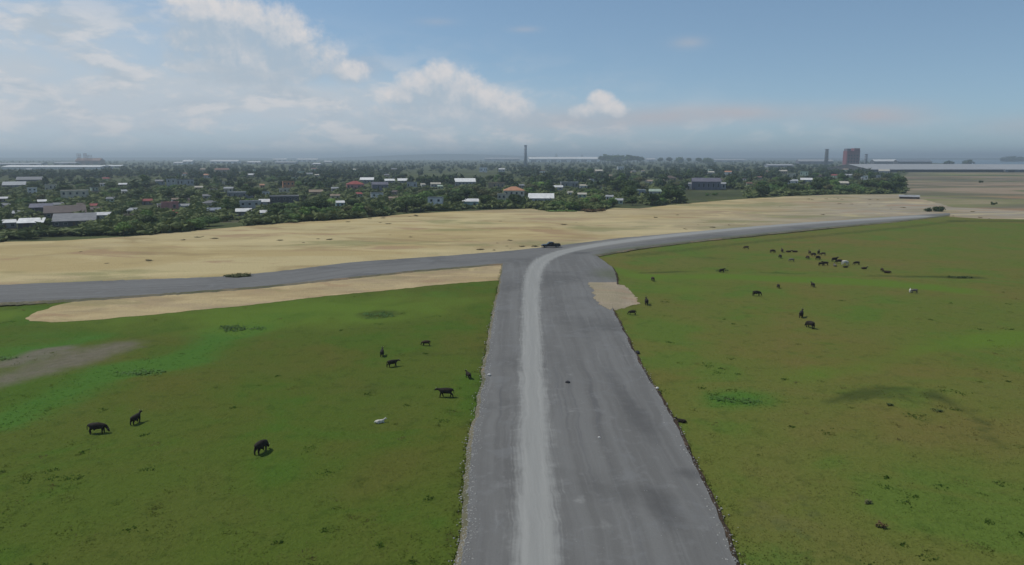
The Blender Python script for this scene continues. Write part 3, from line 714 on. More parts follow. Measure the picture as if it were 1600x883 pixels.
# ------------------------------------------------------------------ trees
def ico(r, sub=2):
    bm = bmesh.new(); bmesh.ops.create_icosphere(bm, subdivisions=sub, radius=r)
    v = np.array([q.co[:] for q in bm.verts]); f = [tuple(w.index for w in q.verts) for q in bm.faces]; bm.free(); return v, f
ICOV, ICOF = ico(1.0, 2); ICOF = np.array(ICOF)
def leaf_cloud(blobs, n, size, r, up=0.0, core=True):
    """leaf clumps spread through the outer shell of a set of ellipsoids; an inner core keeps the crown from being see-through"""
    V = []; F_ = []; k = 0
    for (c, rad) in (blobs if core else []):
        d = 0.80 + 0.30 * r.random(len(ICOV)); v = ICOV * d[:, None] * np.array(rad) * 0.72 + np.array(c)
        V.append(v); F_ += [tuple(q + k) for q in ICOF]; k += len(v)
    w = np.array([rad[0] * rad[1] + rad[0] * rad[2] for _, rad in blobs]); w /= w.sum()
    for i in r.choice(len(blobs), n, p=w):
        c, rad = blobs[i]; d = r.normal(size=3); d /= np.linalg.norm(d)
        if d[2] < -0.5: d[2] *= -0.5
        q = np.array(c) + d * np.array(rad) * r.uniform(0.70, 1.10)
        s = size * r.uniform(.6, 1.35); nn = d * (1 - up) + np.array([0, 0, up]) * 1.4 + r.normal(size=3) * 0.5; nn /= np.linalg.norm(nn)
        a = np.cross(nn, r.normal(size=3)); a /= np.linalg.norm(a) + 1e-9; b_ = np.cross(nn, a)
        V.append(np.array([q - a * s * .5 - b_ * s * .3, q + a * s * .5 - b_ * s * .35, q + a * s * .42 + b_ * s * .4 + nn * s * .15, q - a * s * .4 + b_ * s * .35]))
        F_.append((k, k + 1, k + 2, k + 3)); k += 4
    return np.concatenate(V), F_
def trunk_mb(h, r0, branches, r):
    mb = MB(); bend = [r.uniform(-.15, .15) * h * .2 for _ in range(2)]
    pts = [(0, 0, -.3), (bend[0] * .4, bend[1] * .4, h * .5), (bend[0], bend[1], h)]
    mb.tube(pts, [r0, r0 * .75, r0 * .45], 7)
    for c in branches:
        mb.tube([pts[1], (c[0] * .5, c[1] * .5, (pts[1][2] + c[2]) * .5), c], [r0 * .5, r0 * .35, r0 * .15], 5)
    return mb
def make_tree(kind, seed):
    """builds at ~9 m tall; returns the root Empty"""
    r = np.random.default_rng(seed)
    if kind == 'round':    sp = dict(h=9.0, w=4.6, nb=9, zc=.60, zr=.27, leaf='leaf_dark', ls=0.58, n=1085)
    elif kind == 'light':  sp = dict(h=7.5, w=4.0, nb=8, zc=.58, zr=.30, leaf='leaf_light', ls=0.51, n=980)
    elif kind == 'tall':   sp = dict(h=12.0, w=3.3, nb=9, zc=.60, zr=.34, leaf='leaf_mid', ls=0.58, n=1085)
    elif kind == 'olive':  sp = dict(h=8.0, w=4.4, nb=8, zc=.60, zr=.25, leaf='leaf_olive', ls=0.54, n=840)
    else:                  sp = dict(h=5.0, w=5.0, nb=9, zc=.48, zr=.30, leaf='leaf_mid', ls=0.51, n=910)
    h, w = sp['h'], sp['w']; blobs = []
    for i in range(sp['nb']):
        a = r.uniform(0, 6.28); q = w * .62 * math.sqrt(r.random()); zc = h * (sp['zc'] + r.uniform(-1, 1) * sp['zr'] * .75)
        sh = 1 - .45 * max(0, (zc / h - sp['zc']) / sp['zr'])
        rad = w * r.uniform(.34, .52) * sh
        zc = min(zc, h - rad * .75); blobs.append(((math.cos(a) * q * sh, math.sin(a) * q * sh, zc), (rad, rad, rad * r.uniform(.7, .95))))
    blobs.append(((0, 0, h * sp['zc']), (w * .55, w * .55, h * .24)))
    root = empty('tree')
    V, F_ = leaf_cloud(blobs, sp['n'], sp['ls'], r)
    mesh_obj('crown', [tuple(q) for q in V], F_, M[sp['leaf']], root)
    trunk_mb(h * .6, .03 * h, [tuple(bl[0]) for bl in blobs[:5]], r).obj('trunk', M['bark'], root, True)
    return root, h, w
def make_palm(seed):
    r = np.random.default_rng(seed); root = empty('palm_tree'); h = 9.0
    mb = MB(); mb.tube([(0, 0, -.3), (.2, 0, h * .5), (.6, .1, h)], [.24, .19, .16], 8); mb.obj('trunk', M['bark'], root, True)
    fb = MB()
    for i in range(22):
        a = i * 2.4; el = r.uniform(-.5, 1.2); L = r.uniform(2.6, 3.4)
        d = Vector((math.cos(a), math.sin(a), 0)); s = Vector((-d.y, d.x, 0)); P = Vector((.6, .1, h)); prev = None; dz_ = math.sin(el) * 1.2
        for k in range(6):
            q = P + d * (L * k / 5 * math.cos(el * .6)) + Vector((0, 0, dz_ * k / 5 - 1.8 * (k / 5) ** 2)); wd = .42 * (1 - abs(k / 5 - .45) * 1.2) + .06
            cur = [q - s * wd - Vector((0, 0, wd * .6)), q, q + s * wd - Vector((0, 0, wd * .6))]
            if prev: fb.add(prev + cur, [(0, 1, 4, 3), (1, 2, 5, 4)])
            prev = cur
    fb.obj('crown', M['leaf_light'], root); return root, h, 3.0

# ------------------------------------------------------------------ buildings
def wallm(name, c): M[name] = simple(name, c, 0.9, 0.14, .5, .1, streak=True); return M[name]
def roofm(name, c, rough=.6): M[name] = simple(name, c, rough, 0.16, .4, .2); return M[name]
PAL = dict(white=(.74, .74, .72), cream=(.56, .52, .42), grey=(.26, .26, .26), lgrey=(.42, .43, .43), pink=(.52, .25, .24), red=(.36, .09, .075),
           orange=(.52, .26, .15), tan=(.36, .28, .20), brown=(.15, .115, .095), dgrey=(.10, .10, .105), lilac=(.17, .165, .20), teal=(.42, .56, .55), mint=(.45, .55, .42),
           rust=(.24, .12, .08), bluegrey=(.26, .29, .33), brick=(.26, .10, .115))
for k, c in PAL.items(): wallm('wall_' + k, tuple(q * .85 for q in c)); roofm('roof_' + k, tuple(q * .74 for q in c))
roofm('roof_bright', (.66, .66, .63))
M['glass'] = simple('window_glass', (.025, .03, .035), .25, .1, 1, .5)
M['door'] = simple('door_paint', (.10, .07, .05), .6, .2, 1)
M['frame'] = simple('frame_paint', (.5, .5, .48), .6, .1, 1)
def house(name, label, cat, cx, cy, rot, w, d, h, roof, rcol, wcol, storeys=1, group=None, openings=None, ):
    """walls with real openings trim, door, windows and a roof; front faces -y before rotation"""
    root = empty(name, (cx, cy, 0), rot); tag(root, label, cat, group)
    wl = MB(); rise = 0
    wl.box(-w / 2, w / 2, -d / 2, d / 2, -0.6, h)
    ov = .35
    rf = MB()
    if roof == 'gable':
        rise = max(.7, d * .20); wl.prismx([(-d / 2, h), (d / 2, h), (0, h + rise - .02)], -w / 2 + .003, w / 2 - .003)
        th = .14; e = d / 2 + ov; k = rise / (d / 2); zl = h - ov * k
        rf.prismx([(-e, zl), (0, h + rise), (0, h + rise + th), (-e, zl + th)], -w / 2 - ov, w / 2 + ov)
        rf.prismx([(e, zl + th), (0, h + rise + th), (0, h + rise), (e, zl)], -w / 2 - ov, w / 2 + ov)
        rf.box(-w / 2 - ov - .02, w / 2 + ov + .02, -.16, .16, h + rise + th - .05, h + rise + th + .05)
    elif roof == 'mono':
        rise = max(.8, d * .20); wl.prismx([(-d / 2, h), (d / 2, h), (d / 2, h + rise - .02)], -w / 2 + .003, w / 2 - .003)
        k = rise / d; e = d / 2 + ov; th = .13
        rf.prismx([(-e, h - ov * k), (e, h + rise + ov * k), (e, h + rise + ov * k + th), (-e, h - ov * k + th)], -w / 2 - ov, w / 2 + ov)
    elif roof == 'hip':
        rise = max(.9, min(w, d) * .24); e = ov; rr = max(0.2, (w - d) / 2)
        bx = [(-w / 2 - e, -d / 2 - e, h), (w / 2 + e, -d / 2 - e, h), (w / 2 + e, d / 2 + e, h), (-w / 2 - e, d / 2 + e, h), (-rr, 0, h + rise), (rr, 0, h + rise)]
        rf.add(bx, [(0, 1, 5, 4), (1, 2, 5), (2, 3, 4, 5), (3, 0, 4), (3, 2, 1, 0)])
    else:
        p_ = .35; rf.box(-w / 2 - .15, w / 2 + .15, -d / 2 - .15, d / 2 + .15, h + .003, h + .20)
        for (a, b_, c, d_) in ((-w / 2 - .15, w / 2 + .15, -d / 2 - .15, -d / 2 + .05), (-w / 2 - .15, w / 2 + .15, d / 2 - .05, d / 2 + .15), (-w / 2 - .15, -w / 2 + .05, -d / 2 + .05, d / 2 - .05), (w / 2 - .05, w / 2 + .15, -d / 2 + .05, d / 2 - .05)):
            rf.box(a, b_, c, d_, h + .2, h + .2 + p_)
    wl.obj('wall', M['wall_' + wcol], root); rf.obj('roof', M['roof_' + rcol], root)
    n = openings if openings is not None else max(2, int(w / 3.2))
    sh = h / storeys; door_at = n // 2 if n % 2 else 0
    for s in range(storeys):
        for i in range(n):
            x0 = -w / 2 + w * (i + .5) / n; ww = min(1.3, w / n * .55); zb = s * sh
            if s == 0 and i == door_at:
                dm_ = MB(); dm_.box(x0 - .5, x0 + .5, -d / 2 - .05, -d / 2 + .02, .02, min(2.1, sh * .8)); do = dm_.obj('door', M['door'], root)
            else:
                f = MB(); z0, z1 = zb + sh * .34, zb + sh * .78; y0 = -d / 2 - .06
                f.box(x0 - ww / 2 - .08, x0 + ww / 2 + .08, y0, -d / 2 + .02, z0 - .08, z0); f.box(x0 - ww / 2 - .08, x0 + ww / 2 + .08, y0, -d / 2 + .02, z1, z1 + .08)
                f.box(x0 - ww / 2 - .08, x0 - ww / 2, y0, -d / 2 + .02, z0, z1); f.box(x0 + ww / 2, x0 + ww / 2 + .08, y0, -d / 2 + .02, z0, z1)
                fo = f.obj('window', M['frame'], root)
                g = MB(); g.box(x0 - ww / 2, x0 + ww / 2, -d / 2 - .025, -d / 2 + .02, z0, z1); g.obj('pane', M['glass'], fo)
    return root
# x, base y (photo px, on the ground), width px, height px, roof, roof colour, wall colour, storeys, short name, rest of label
HS = [
 (15, 293, 32, 5, 'mono', 'lgrey', 'grey', 1, 'long pale-roofed shed', 'at the left edge among dark trees'),
 (40, 284, 36, 4, 'mono', 'grey', 'dgrey', 1, 'long grey shed', 'far back on the left, below the white warehouse'),
 (48, 304, 13, 10, 'flat', 'white', 'white', 2, 'boxy white house', 'with white walls, on the left between trees'),
 (79, 297, 23, 8, 'flat', 'cream', 'cream', 1, 'flat cream house', 'right behind the two-storey cream block'),
 (110, 315, 38, 17, 'flat', 'cream', 'cream', 2, 'two-storey cream block', 'with a row of dark windows, on the left'),
 (63, 321, 12, 7, 'mono', 'white', 'tan', 1, 'small white-roofed hut', 'in the dark yard left of the cream block'),
 (2, 316, 12, 6, 'mono', 'white', 'grey', 1, 'white roof cut by the frame edge', 'on the left, above the brown sheds'),
 (58, 331, 32, 7, 'mono', 'lilac', 'dgrey', 1, 'lilac-grey tin shed', 'behind the long brown shed on the left'),
 (90, 340, 60, 8, 'mono', 'brown', 'brown', 1, 'long brown tin shed', 'in the dark yard on the left'),
 (24, 341, 14, 6, 'mono', 'lgrey', 'dgrey', 1, 'small pale tin hut', 'just above the two bright white roofs'),
 (8, 357, 22, 5, 'mono', 'bright', 'grey', 1, 'low bright white roof', 'cut by the left edge of the photo'),
 (42, 357, 36, 9, 'mono', 'bright', 'dgrey', 1, 'bright white tin roof', 'on a dark shed, brightest roof on the left'),
 (105, 354, 62, 6, 'mono', 'grey', 'dgrey', 1, 'long dark grey shed', 'nearest the sand at the left'),
 (157, 344, 22, 9, 'mono', 'white', 'lgrey', 1, 'white lean-to roof', 'right of the brown shed, by the first big tree'),
 (126, 346, 26, 8, 'gable', 'lgrey', 'grey', 1, 'pale grey gabled house', 'left of the white lean-to roof'),
 (190, 292, 12, 5, 'mono', 'white', 'grey', 1, 'little white tin roof', 'alone in trees, behind and right of the cream block'),
 (262, 329, 26, 12, 'flat', 'pink', 'pink', 1, 'pink house', 'with pink walls and roof rim among dark trees'),
 (248, 328, 8, 8, 'flat', 'white', 'cream', 1, 'narrow white annex', 'touching the left of the pink house'),
 (286, 328, 18, 8, 'gable', 'lgrey', 'white', 1, 'white gabled house', 'just right of the pink house'),
 (266, 293, 14, 13, 'flat', 'lgrey', 'lgrey', 2, 'grey two-storey block', 'far up behind the pink house'),
 (248, 289, 14, 8, 'gable', 'grey', 'bluegrey', 1, 'blue-grey house', 'left of the grey two-storey block'),
 (286, 290, 26, 9, 'flat', 'grey', 'lgrey', 1, 'wide grey flat-roofed house', 'right of the grey two-storey block'),
 (309, 297, 12, 5, 'mono', 'cream', 'tan', 1, 'small cream lean-to', 'right behind the pink house'),
 (350, 291, 8, 7, 'flat', 'cream', 'cream', 1, 'tiny cream cube house', 'above the long grey terrace'),
 (323, 312, 16, 8, 'gable', 'grey', 'lgrey', 1, 'grey gabled cottage', 'left of the long grey terrace'),
 (371, 310, 38, 9, 'flat', 'lgrey', 'grey', 1, 'long grey terrace', 'with a pale flat roof, left of centre'),
 (326, 326, 22, 12, 'hip', 'grey', 'cream', 1, 'grey hip-roofed house', 'between the pink house and the white strip roof'),
 (332, 336, 20, 7, 'mono', 'bluegrey', 'grey', 1, 'blue-grey lean-to', 'in front of the grey hip-roofed house'),
 (388, 330, 32, 15, 'flat', 'lgrey', 'lgrey', 2, 'grey two-storey house', 'behind the white strip roof, left of centre'),
 (378, 338, 24, 5, 'mono', 'bright', 'grey', 1, 'white strip roof', 'long and low in front of a grey house'),
 (345, 269, 22, 5, 'mono', 'rust', 'tan', 1, 'rust-coloured far shed', 'far back left below the white roofs'),
 (391, 277, 12, 5, 'mono', 'white', 'lgrey', 1, 'small far white roof', 'alone behind the long grey terrace'),
 (449, 297, 18, 13, 'flat', 'orange', 'orange', 2, 'orange two-storey house', 'standing above a big dark roof'),
 (446, 301, 26, 6, 'flat', 'cream', 'cream', 1, 'cream porch house', 'right below the orange two-storey house'),
 (440, 322, 46, 15, 'flat', 'grey', 'dgrey', 2, 'big dark flat-roofed house', 'behind the dark front trees'),
 (413, 322, 22, 9, 'mono', 'white', 'lgrey', 1, 'slanting white roof', 'left of the big dark flat-roofed house'),
 (412, 340, 14, 8, 'mono', 'white', 'teal', 1, 'small white shack', 'low between front trees left of centre'),
 (553, 296, 28, 11, 'hip', 'red', 'pink', 1, 'red-roofed house', 'with a hipped red roof, left of centre'),
 (572, 287, 22, 8, 'mono', 'bright', 'grey', 1, 'white roof behind the red one', 'bright and single-pitched'),
 (592, 298, 26, 13, 'gable', 'lilac', 'lilac', 1, 'lilac-roofed house', 'right of the red-roofed house'),
 (523, 299, 12, 6, 'mono', 'lgrey', 'grey', 1, 'pale tin hut', 'left of the red-roofed house'),
 (492, 305, 22, 7, 'gable', 'tan', 'tan', 1, 'tan gabled house', 'midway between the orange and red-roofed houses'),
 (588, 314, 20, 12, 'flat', 'lgrey', 'white', 2, 'white two-storey house', 'in front of the lilac-roofed house'),
 (530, 323, 14, 6, 'mono', 'white', 'teal', 1, 'short white strip roof', 'below the tan gabled house'),
 (608, 286, 16, 5, 'mono', 'bright', 'grey', 1, 'left long white roof', 'of the two behind the lilac-roofed house'),
 (630, 286, 20, 5, 'mono', 'bright', 'grey', 1, 'right long white roof', 'of the two behind the lilac-roofed house'),
 (643, 294, 16, 9, 'flat', 'lgrey', 'lgrey', 1, 'pale grey house', 'just right of the two long white roofs'),
 (680, 292, 16, 6, 'gable', 'cream', 'lgrey', 1, 'cream gabled house', 'midway between long white roofs'),
 (688, 295, 9, 4, 'mono', 'mint', 'mint', 1, 'mint lean-to', 'touching the cream gabled house'),
 (726, 290, 34, 8, 'mono', 'bright', 'lgrey', 1, 'bright long white roof', 'below the pale field, centre'),
 (680, 326, 24, 17, 'flat', 'lgrey', 'white', 2, 'white-framed house', 'with open two-storey front near the sand'),
 (735, 325, 26, 14, 'gable', 'white', 'teal', 1, 'turquoise-white house', 'close to the sand, centre'),
 (755, 269, 13, 7, 'flat', 'white', 'white', 1, 'white cube house', 'far back, left of the chimney'),
 (784, 269, 10, 6, 'gable', 'white', 'lgrey', 1, 'white gabled far house', 'just left of the chimney base'),
 (776, 295, 26, 9, 'flat', 'tan', 'tan', 1, 'tan terrace', 'left of the beige house with orange roof'),
 (803, 316, 34, 25, 'hip', 'orange', 'cream', 2, 'beige house with orange roof', 'tallest house by the sand, centre'),
 (784, 321, 14, 18, 'flat', 'cream', 'cream', 2, 'narrow cream house', 'left against the beige house with orange roof'),
 (846, 318, 42, 11, 'mono', 'bright', 'lgrey', 1, 'wide bright white roof', 'right of the beige house, centre'),
 (890, 294, 28, 9, 'flat', 'lgrey', 'grey', 1, 'grey flat-roofed villa', 'behind and right of the wide white roof'),
 (872, 297, 16, 6, 'mono', 'white', 'lgrey', 1, 'white carport roof', 'left of the grey flat-roofed villa'),
 (912, 296, 12, 8, 'gable', 'cream', 'white', 1, 'cream cottage', 'right of the grey flat-roofed villa'),
 (910, 309, 14, 7, 'mono', 'cream', 'mint', 1, 'low cream shed', 'below the cream cottage'),
 (970, 268, 11, 8, 'flat', 'white', 'white', 1, 'far white box house', 'below the tall dark horizon trees'),
 (936, 270, 12, 4, 'mono', 'cream', 'tan', 1, 'far cream shed', 'left of the far white box house'),
 (953, 313, 12, 8, 'gable', 'lgrey', 'white', 1, 'pale hut', 'left of the blue-white house'),
 (968, 319, 12, 6, 'mono', 'lgrey', 'mint', 1, 'pale mint hut', 'nearest the sand left of the blue-white house'),
 (1001, 308, 17, 11, 'flat', 'white', 'bluegrey', 1, 'blue-white house', 'with dark opening, right of centre'),
 (1025, 305, 20, 8, 'mono', 'mint', 'lgrey', 1, 'mint-roofed house', 'touching the blue-white house'),
 (1106, 297, 46, 18, 'gable', 'lilac', 'lilac', 1, 'large lilac house', 'above the pale green clearing'),
 (1079, 296, 12, 12, 'gable', 'lgrey', 'white', 1, 'white gable end', 'left against the large lilac house'),
 (1128, 296, 14, 12, 'gable', 'lgrey', 'lgrey', 1, 'pale gabled annex', 'right against the large lilac house'),
 (1048, 284, 20, 8, 'hip', 'brown', 'tan', 1, 'brown-roofed house', 'behind and left of the large lilac house'),
 (1238, 278, 12, 7, 'flat', 'cream', 'cream', 1, 'small cream box house', 'top of the pale cluster on the right'),
 (1240, 288, 16, 7, 'gable', 'lgrey', 'white', 1, 'white cluster house', 'front left of the pale cluster on the right'),
 (1262, 287, 18, 8, 'mono', 'white', 'lgrey', 1, 'white-roofed cluster house', 'front right of the pale cluster on the right'),
 (1225, 272, 12, 6, 'mono', 'cream', 'tan', 1, 'tan cluster hut', 'back left of the pale cluster on the right'),
 (1258, 275, 12, 7, 'flat', 'mint', 'mint', 1, 'mint box house', 'back right of the pale cluster on the right'),
 (1319, 290, 18, 5, 'mono', 'cream', 'grey', 1, 'low cream roof', 'between dark trees on the right'),
 (1328, 279, 12, 7, 'gable', 'lgrey', 'cream', 1, 'pale gabled hut', 'below the red factory block'),
 (1352, 281, 10, 6, 'flat', 'white', 'white', 1, 'white kiosk', 'at the right end of the town trees'),
 (1372, 280, 10, 6, 'flat', 'lgrey', 'lgrey', 1, 'light grey kiosk', 'last house at the right of the trees'),
 (1384, 271, 16, 5, 'mono', 'cream', 'lgrey', 1, 'far cream store', 'below the long dark warehouse'),
]
HB = []      # screen boxes to keep clear of nearer trees
for (hx, hy, wp, hp, roof, rc, wc, st, short, rest) in HS:
    g = gp(hx, hy); dep = g.y; w = max(3.0, wp * dep / FPX * .94); hgt = max(2.4, hp * dep / FPX * (.72 if roof in ('gable', 'mono', 'hip') else .95))
    d = min(max(4.5, w * .75), 14.0 if wp < 30 else 16.0)
    rot = -math.atan2(g.x, g.y) * .9 + random.uniform(-.12, .12)
    nm = 'shed' if any(q in short for q in ('shed', 'hut', 'lean-to', 'shack', 'carport', 'store', 'kiosk')) else 'house'
    house(nm, short + ' ' + rest if len((short + ' ' + rest).split()) <= 16 else short + ' ' + ' '.join(rest.split()[:10]), nm, g.x, g.y + d / 2, rot, w, d, hgt, roof, rc, wc, st, openings=min(6, max(2, int(w / 3.2))))
    HB.append((hx - wp / 2, hx + wp / 2, hy - hp, hy - hp * .15, dep))

# small houses that fill the gaps of the town; each is named by the nearest building described above
FILL = []; ft = 0; RF = random.Random(41)
while len(FILL) < 62 and ft < 9000:
    ft += 1
    fx = RF.uniform(5, 1385) if RF.random() < .6 else RF.uniform(5, 640); top = at_px(sandTop, np.array([fx]))[0]; fy = RF.uniform(266, top - 20)
    if 640 < fx < 780 and 266 < fy < 284 or 1062 < fx < 1165 and fy > 292: continue
    wp = RF.uniform(7, 14) * (.7 + .6 * (fy - 266) / 80); hp = wp * RF.uniform(.45, .7)
    if any(abs(q[0] - fx) < (q[2] + wp) * .6 + 3 and abs(q[1] - fy) < 9 for q in HS) or any(abs(q[0] - fx) < 12 and abs(q[1] - fy) < 5 for q in FILL): continue
    FILL.append((fx, fy, wp, hp, RF.choice(['mono', 'mono', 'gable', 'flat']), RF.choice(['lgrey', 'grey', 'cream', 'grey', 'tan', 'rust', 'red', 'tan', 'orange', 'brown', 'grey']), RF.choice(['white', 'cream', 'lgrey', 'tan', 'grey', 'mint'])))
CW = dict(brown='brown', red='red', orange='orange', white='white', lgrey='pale grey', cream='cream', grey='grey', tan='tan', rust='rusty', lilac='lilac-grey')
fb = {}
for q in FILL:
    near_ = min(HS, key=lambda h: abs(h[0] - q[0]) + 1.6 * abs(h[1] - q[1])); ddx, ddy = q[0] - near_[0], q[1] - near_[1]
    rel = ('right of' if ddx > 0 else 'left of') if abs(ddx) > 1.3 * abs(ddy) else ('in front of' if ddy > 0 else 'behind')
    fb.setdefault((q[5], rel, near_[8]), []).append((abs(ddx) + abs(ddy), q))
for (rc_, rel, nm), lst in fb.items():
    lst.sort(key=lambda z: z[0])
    for i_, (_, q) in enumerate(lst):
        lb = ('' if len(lst) == 1 else ('nearest ', 'second ', 'third ', 'fourth ')[i_]) + f'small {CW[rc_]}-roofed house {rel} the {nm}'
        g = gp(q[0], q[1]); dep = g.y; w = max(3.5, q[2] * dep / FPX); hgt = max(2.4, q[3] * dep / FPX * .7); d = min(max(4.5, w * .8), 10)
        house('house', lb, 'house', g.x, g.y + d / 2, -math.atan2(g.x, g.y) + RF.uniform(-.4, .4), w, d, hgt, q[4], rc_, q[6], 1, openings=2)
        HB.append((q[0] - q[2] / 2, q[0] + q[2] / 2, q[1] - q[3], q[1] - q[3] * .3, dep))
# far industrial buildings along the horizon
def warehouse(label, x0, x1, ytop, ybase, rcol, wcol, bays=0, ridge=True, name='warehouse', dm_=None, group=None, share=.62):
    a, b_ = gp(x0, ybase), gp(x1, ybase); dep = a.y; w = b_.x - a.x; c = (a + b_) * .5
    h = max(5.0, (ybase - ytop) * dep / FPX * share); d = dm_ or max(40.0, w * .25)
    root = empty(name, (c.x, c.y, 0)); tag(root, label, 'warehouse', group)
    wl = MB(); wl.box(-w / 2, w / 2, 0, d, -1, h)
    rise = max(2.0, (ybase - ytop) * dep / FPX * (1 - share))
    wl.prismx([(0, h), (d, h), (d / 2, h + rise - .05)], -w / 2 + .01, w / 2 - .01); wl.obj('wall', M['wall_' + wcol], root)
    r_ = MB(); th = .4; k = rise / (d / 2); e = 1.0
    r_.prismx([(-e, h - e * k), (d / 2, h + rise), (d / 2, h + rise + th), (-e, h - e * k + th)], -w / 2 - 1, w / 2 + 1)
    r_.prismx([(d + e, h - e * k + th), (d / 2, h + rise + th), (d / 2, h + rise), (d + e, h - e * k)], -w / 2 - 1, w / 2 + 1)
    r_.obj('roof', M['roof_' + rcol], root)
    for i in range(bays):
        xb = -w / 2 + w * (i + .5) / bays; q = MB(); bw = w / bays * .27
        q.box(xb - bw, xb + bw, -.4, .2, .05, h * .72); q.obj('loading_door', M['wall_dgrey'], root)
    HB.append((x0, x1, ytop, ybase - .4, dep, 1)); return root
warehouse('very long bright white warehouse roof at the far left', 2, 156, 258.8, 264.8, 'bright', 'white', 0)
warehouse('pale warehouse roof peeking left above the very long white warehouse', -20, 62, 254.8, 258.6, 'lgrey', 'lgrey', 4)
warehouse('short pale warehouse behind the very long one, beside the red frames', 84, 118, 253.5, 257.2, 'lgrey', 'bluegrey', 3)
warehouse('pale warehouse just right of the very long white one', 158, 188, 258.2, 262.5, 'white', 'mint', 3)
warehouse('small white far roof, first of the row left of centre', 271, 284, 253.4, 257.2, 'white', 'white', 2)
warehouse('white gabled far factory in the row left of centre', 285, 300, 250.3, 256.2, 'white', 'white', 2)
warehouse('long white far factory in the row left of centre', 328, 372, 250.4, 255.2, 'white', 'white', 5)
warehouse('white far roof between the two long factories left of centre', 386, 406, 252.2, 256.2, 'white', 'lgrey', 2)
warehouse('far white roof set high, left of the widest far factory', 426, 448, 247.9, 252.0, 'white', 'white', 3)
warehouse('pale low store in front of the high white far roof', 430, 462, 252.4, 256.5, 'lgrey', 'bluegrey', 3)
warehouse('widest far white factory, left of centre on the horizon', 464, 496, 247.8, 252.6, 'white', 'white', 4)
warehouse('tiny white store right of the widest far factory', 506, 518, 251.6, 254.6, 'white', 'bluegrey', 1)
warehouse('low white store below the widest far factory', 488, 500, 255.0, 258.2, 'white', 'lgrey', 1)
warehouse('blue-grey long warehouse left of the chimney', 757, 812, 246.6, 251.8, 'lgrey', 'bluegrey', 4)
warehouse('broad white warehouse with dark openings right of the chimney', 826, 936, 245.6, 253.2, 'bright', 'white', 7)
warehouse('pale warehouse between dark tree lines right of centre', 1010, 1024, 247.4, 252.2, 'white', 'lgrey', 1)
warehouse('thin pale warehouse beyond trees, right of centre', 1115, 1165, 248.8, 253.0, 'lgrey', 'lgrey', 3)
warehouse('grey-pink long warehouse below the dark tower', 1248, 1302, 249.6, 256.5, 'lgrey', 'lilac', 5)
warehouse('low grey store left of the grey-pink long warehouse', 1200, 1240, 256.8, 261.5, 'lgrey', 'bluegrey', 3)
warehouse('dark factory with a bright white roof right of the red block', 1366, 1402, 249.4, 256.8, 'white', 'dgrey', 4)
warehouse('long dark factory stretching right from the bright white roof', 1403, 1456, 250.0, 257.2, 'bluegrey', 'dgrey', 5)
warehouse('very long dark-walled warehouse with pale roof on the right', 1360, 1568, 257.6, 269.0, 'lgrey', 'dgrey', 0, dm_=210, share=.34)
warehouse('pale blue-grey warehouse at the right edge', 1571, 1680, 258.0, 269.0, 'lgrey', 'bluegrey', 6, dm_=210, share=.34)

# chimney
def stack(label, px_, ybase, ytop, wpx, mat, name='chimney'):
    g = gp(px_, ybase); dep = g.y; h = CAMH + (246 - ytop) * dep / FPX; r = wpx * dep / FPX / 2
    root = empty(name, (g.x, g.y, 0)); tag(root, label, 'chimney' if name == 'chimney' else 'tower')
    mb = MB(); mb.tube([(0, 0, -1), (0, 0, h * .5), (0, 0, h - .1)], [r * 1.25, r * 1.08, r * .92], 20); mb.obj('shaft', mat, root, True)
    mb = MB(); mb.tube([(0, 0, h - 2.2), (0, 0, h)], [r * 1.15, r * 1.15], 20); mb.obj('rim', mat, root, True)
    for zf in (.35, .6, .8):
        mb = MB(); mb.tube([(0, 0, h * zf), (0, 0, h * zf + .9)], r * 1.22, 20); mb.obj('band', M['wall_grey'], root, True)
    HB.append((px_ - 4, px_ + 4, ytop, 252, dep)); return root
stack('tall slim grey chimney rising above the horizon near the centre', 821, 261, 227.5, 4.0, M['wall_bluegrey'])
stack('short dark tower rising above the horizon left of the red block', 1290.5, 258, 233.5, 5.0, M['wall_dgrey'], 'tower')
# red factory block
g = gp(1332, 262); dep = g.y; k = dep / FPX
root = empty('factory_block', (g.x, g.y, 0)); tag(root, 'big red factory block with stepped top on the right horizon', 'factory')
hh = lambda ytop: CAMH + (246 - ytop) * k
mb = MB(); mb.box(-10 * k, 10 * k, 0, 26, -1, hh(236)); mb.obj('wall', M['wall_brick'], root)
mb = MB(); mb.box(-9.6 * k, -4 * k, 2, 24, hh(236), hh(232.6)); mb.obj('roof_housing', M['wall_lilac'], root)
mb = MB(); mb.box(1 * k, 9.7 * k, 1, 25, hh(236), hh(232.2)); mb.obj('roof_housing', M['wall_brick'], root)
for i in range(4):
    for j in range(4):
        mb = MB(); x0 = (-8 + i * 4.4) * k; z0 = 6 + j * 9; mb.box(x0, x0 + 2.2 * k, -.25, .1, z0, z0 + 5); mb.obj('window', M['glass'], root)
for zz_ in (14.2, 23.2, 32.2):
    mb = MB(); mb.box(-10.1 * k, 10.1 * k, -.35, .1, zz_, zz_ + .8); mb.obj('ledge', M['wall_brick'], root)
HB.append((1321, 1343, 232, 258, dep))
# small grey annex tower and pylons on the roofs by the red block
stack('small grey silo right of the red block', 1352, 261, 241, 4.0, M['wall_bluegrey'], 'silo')
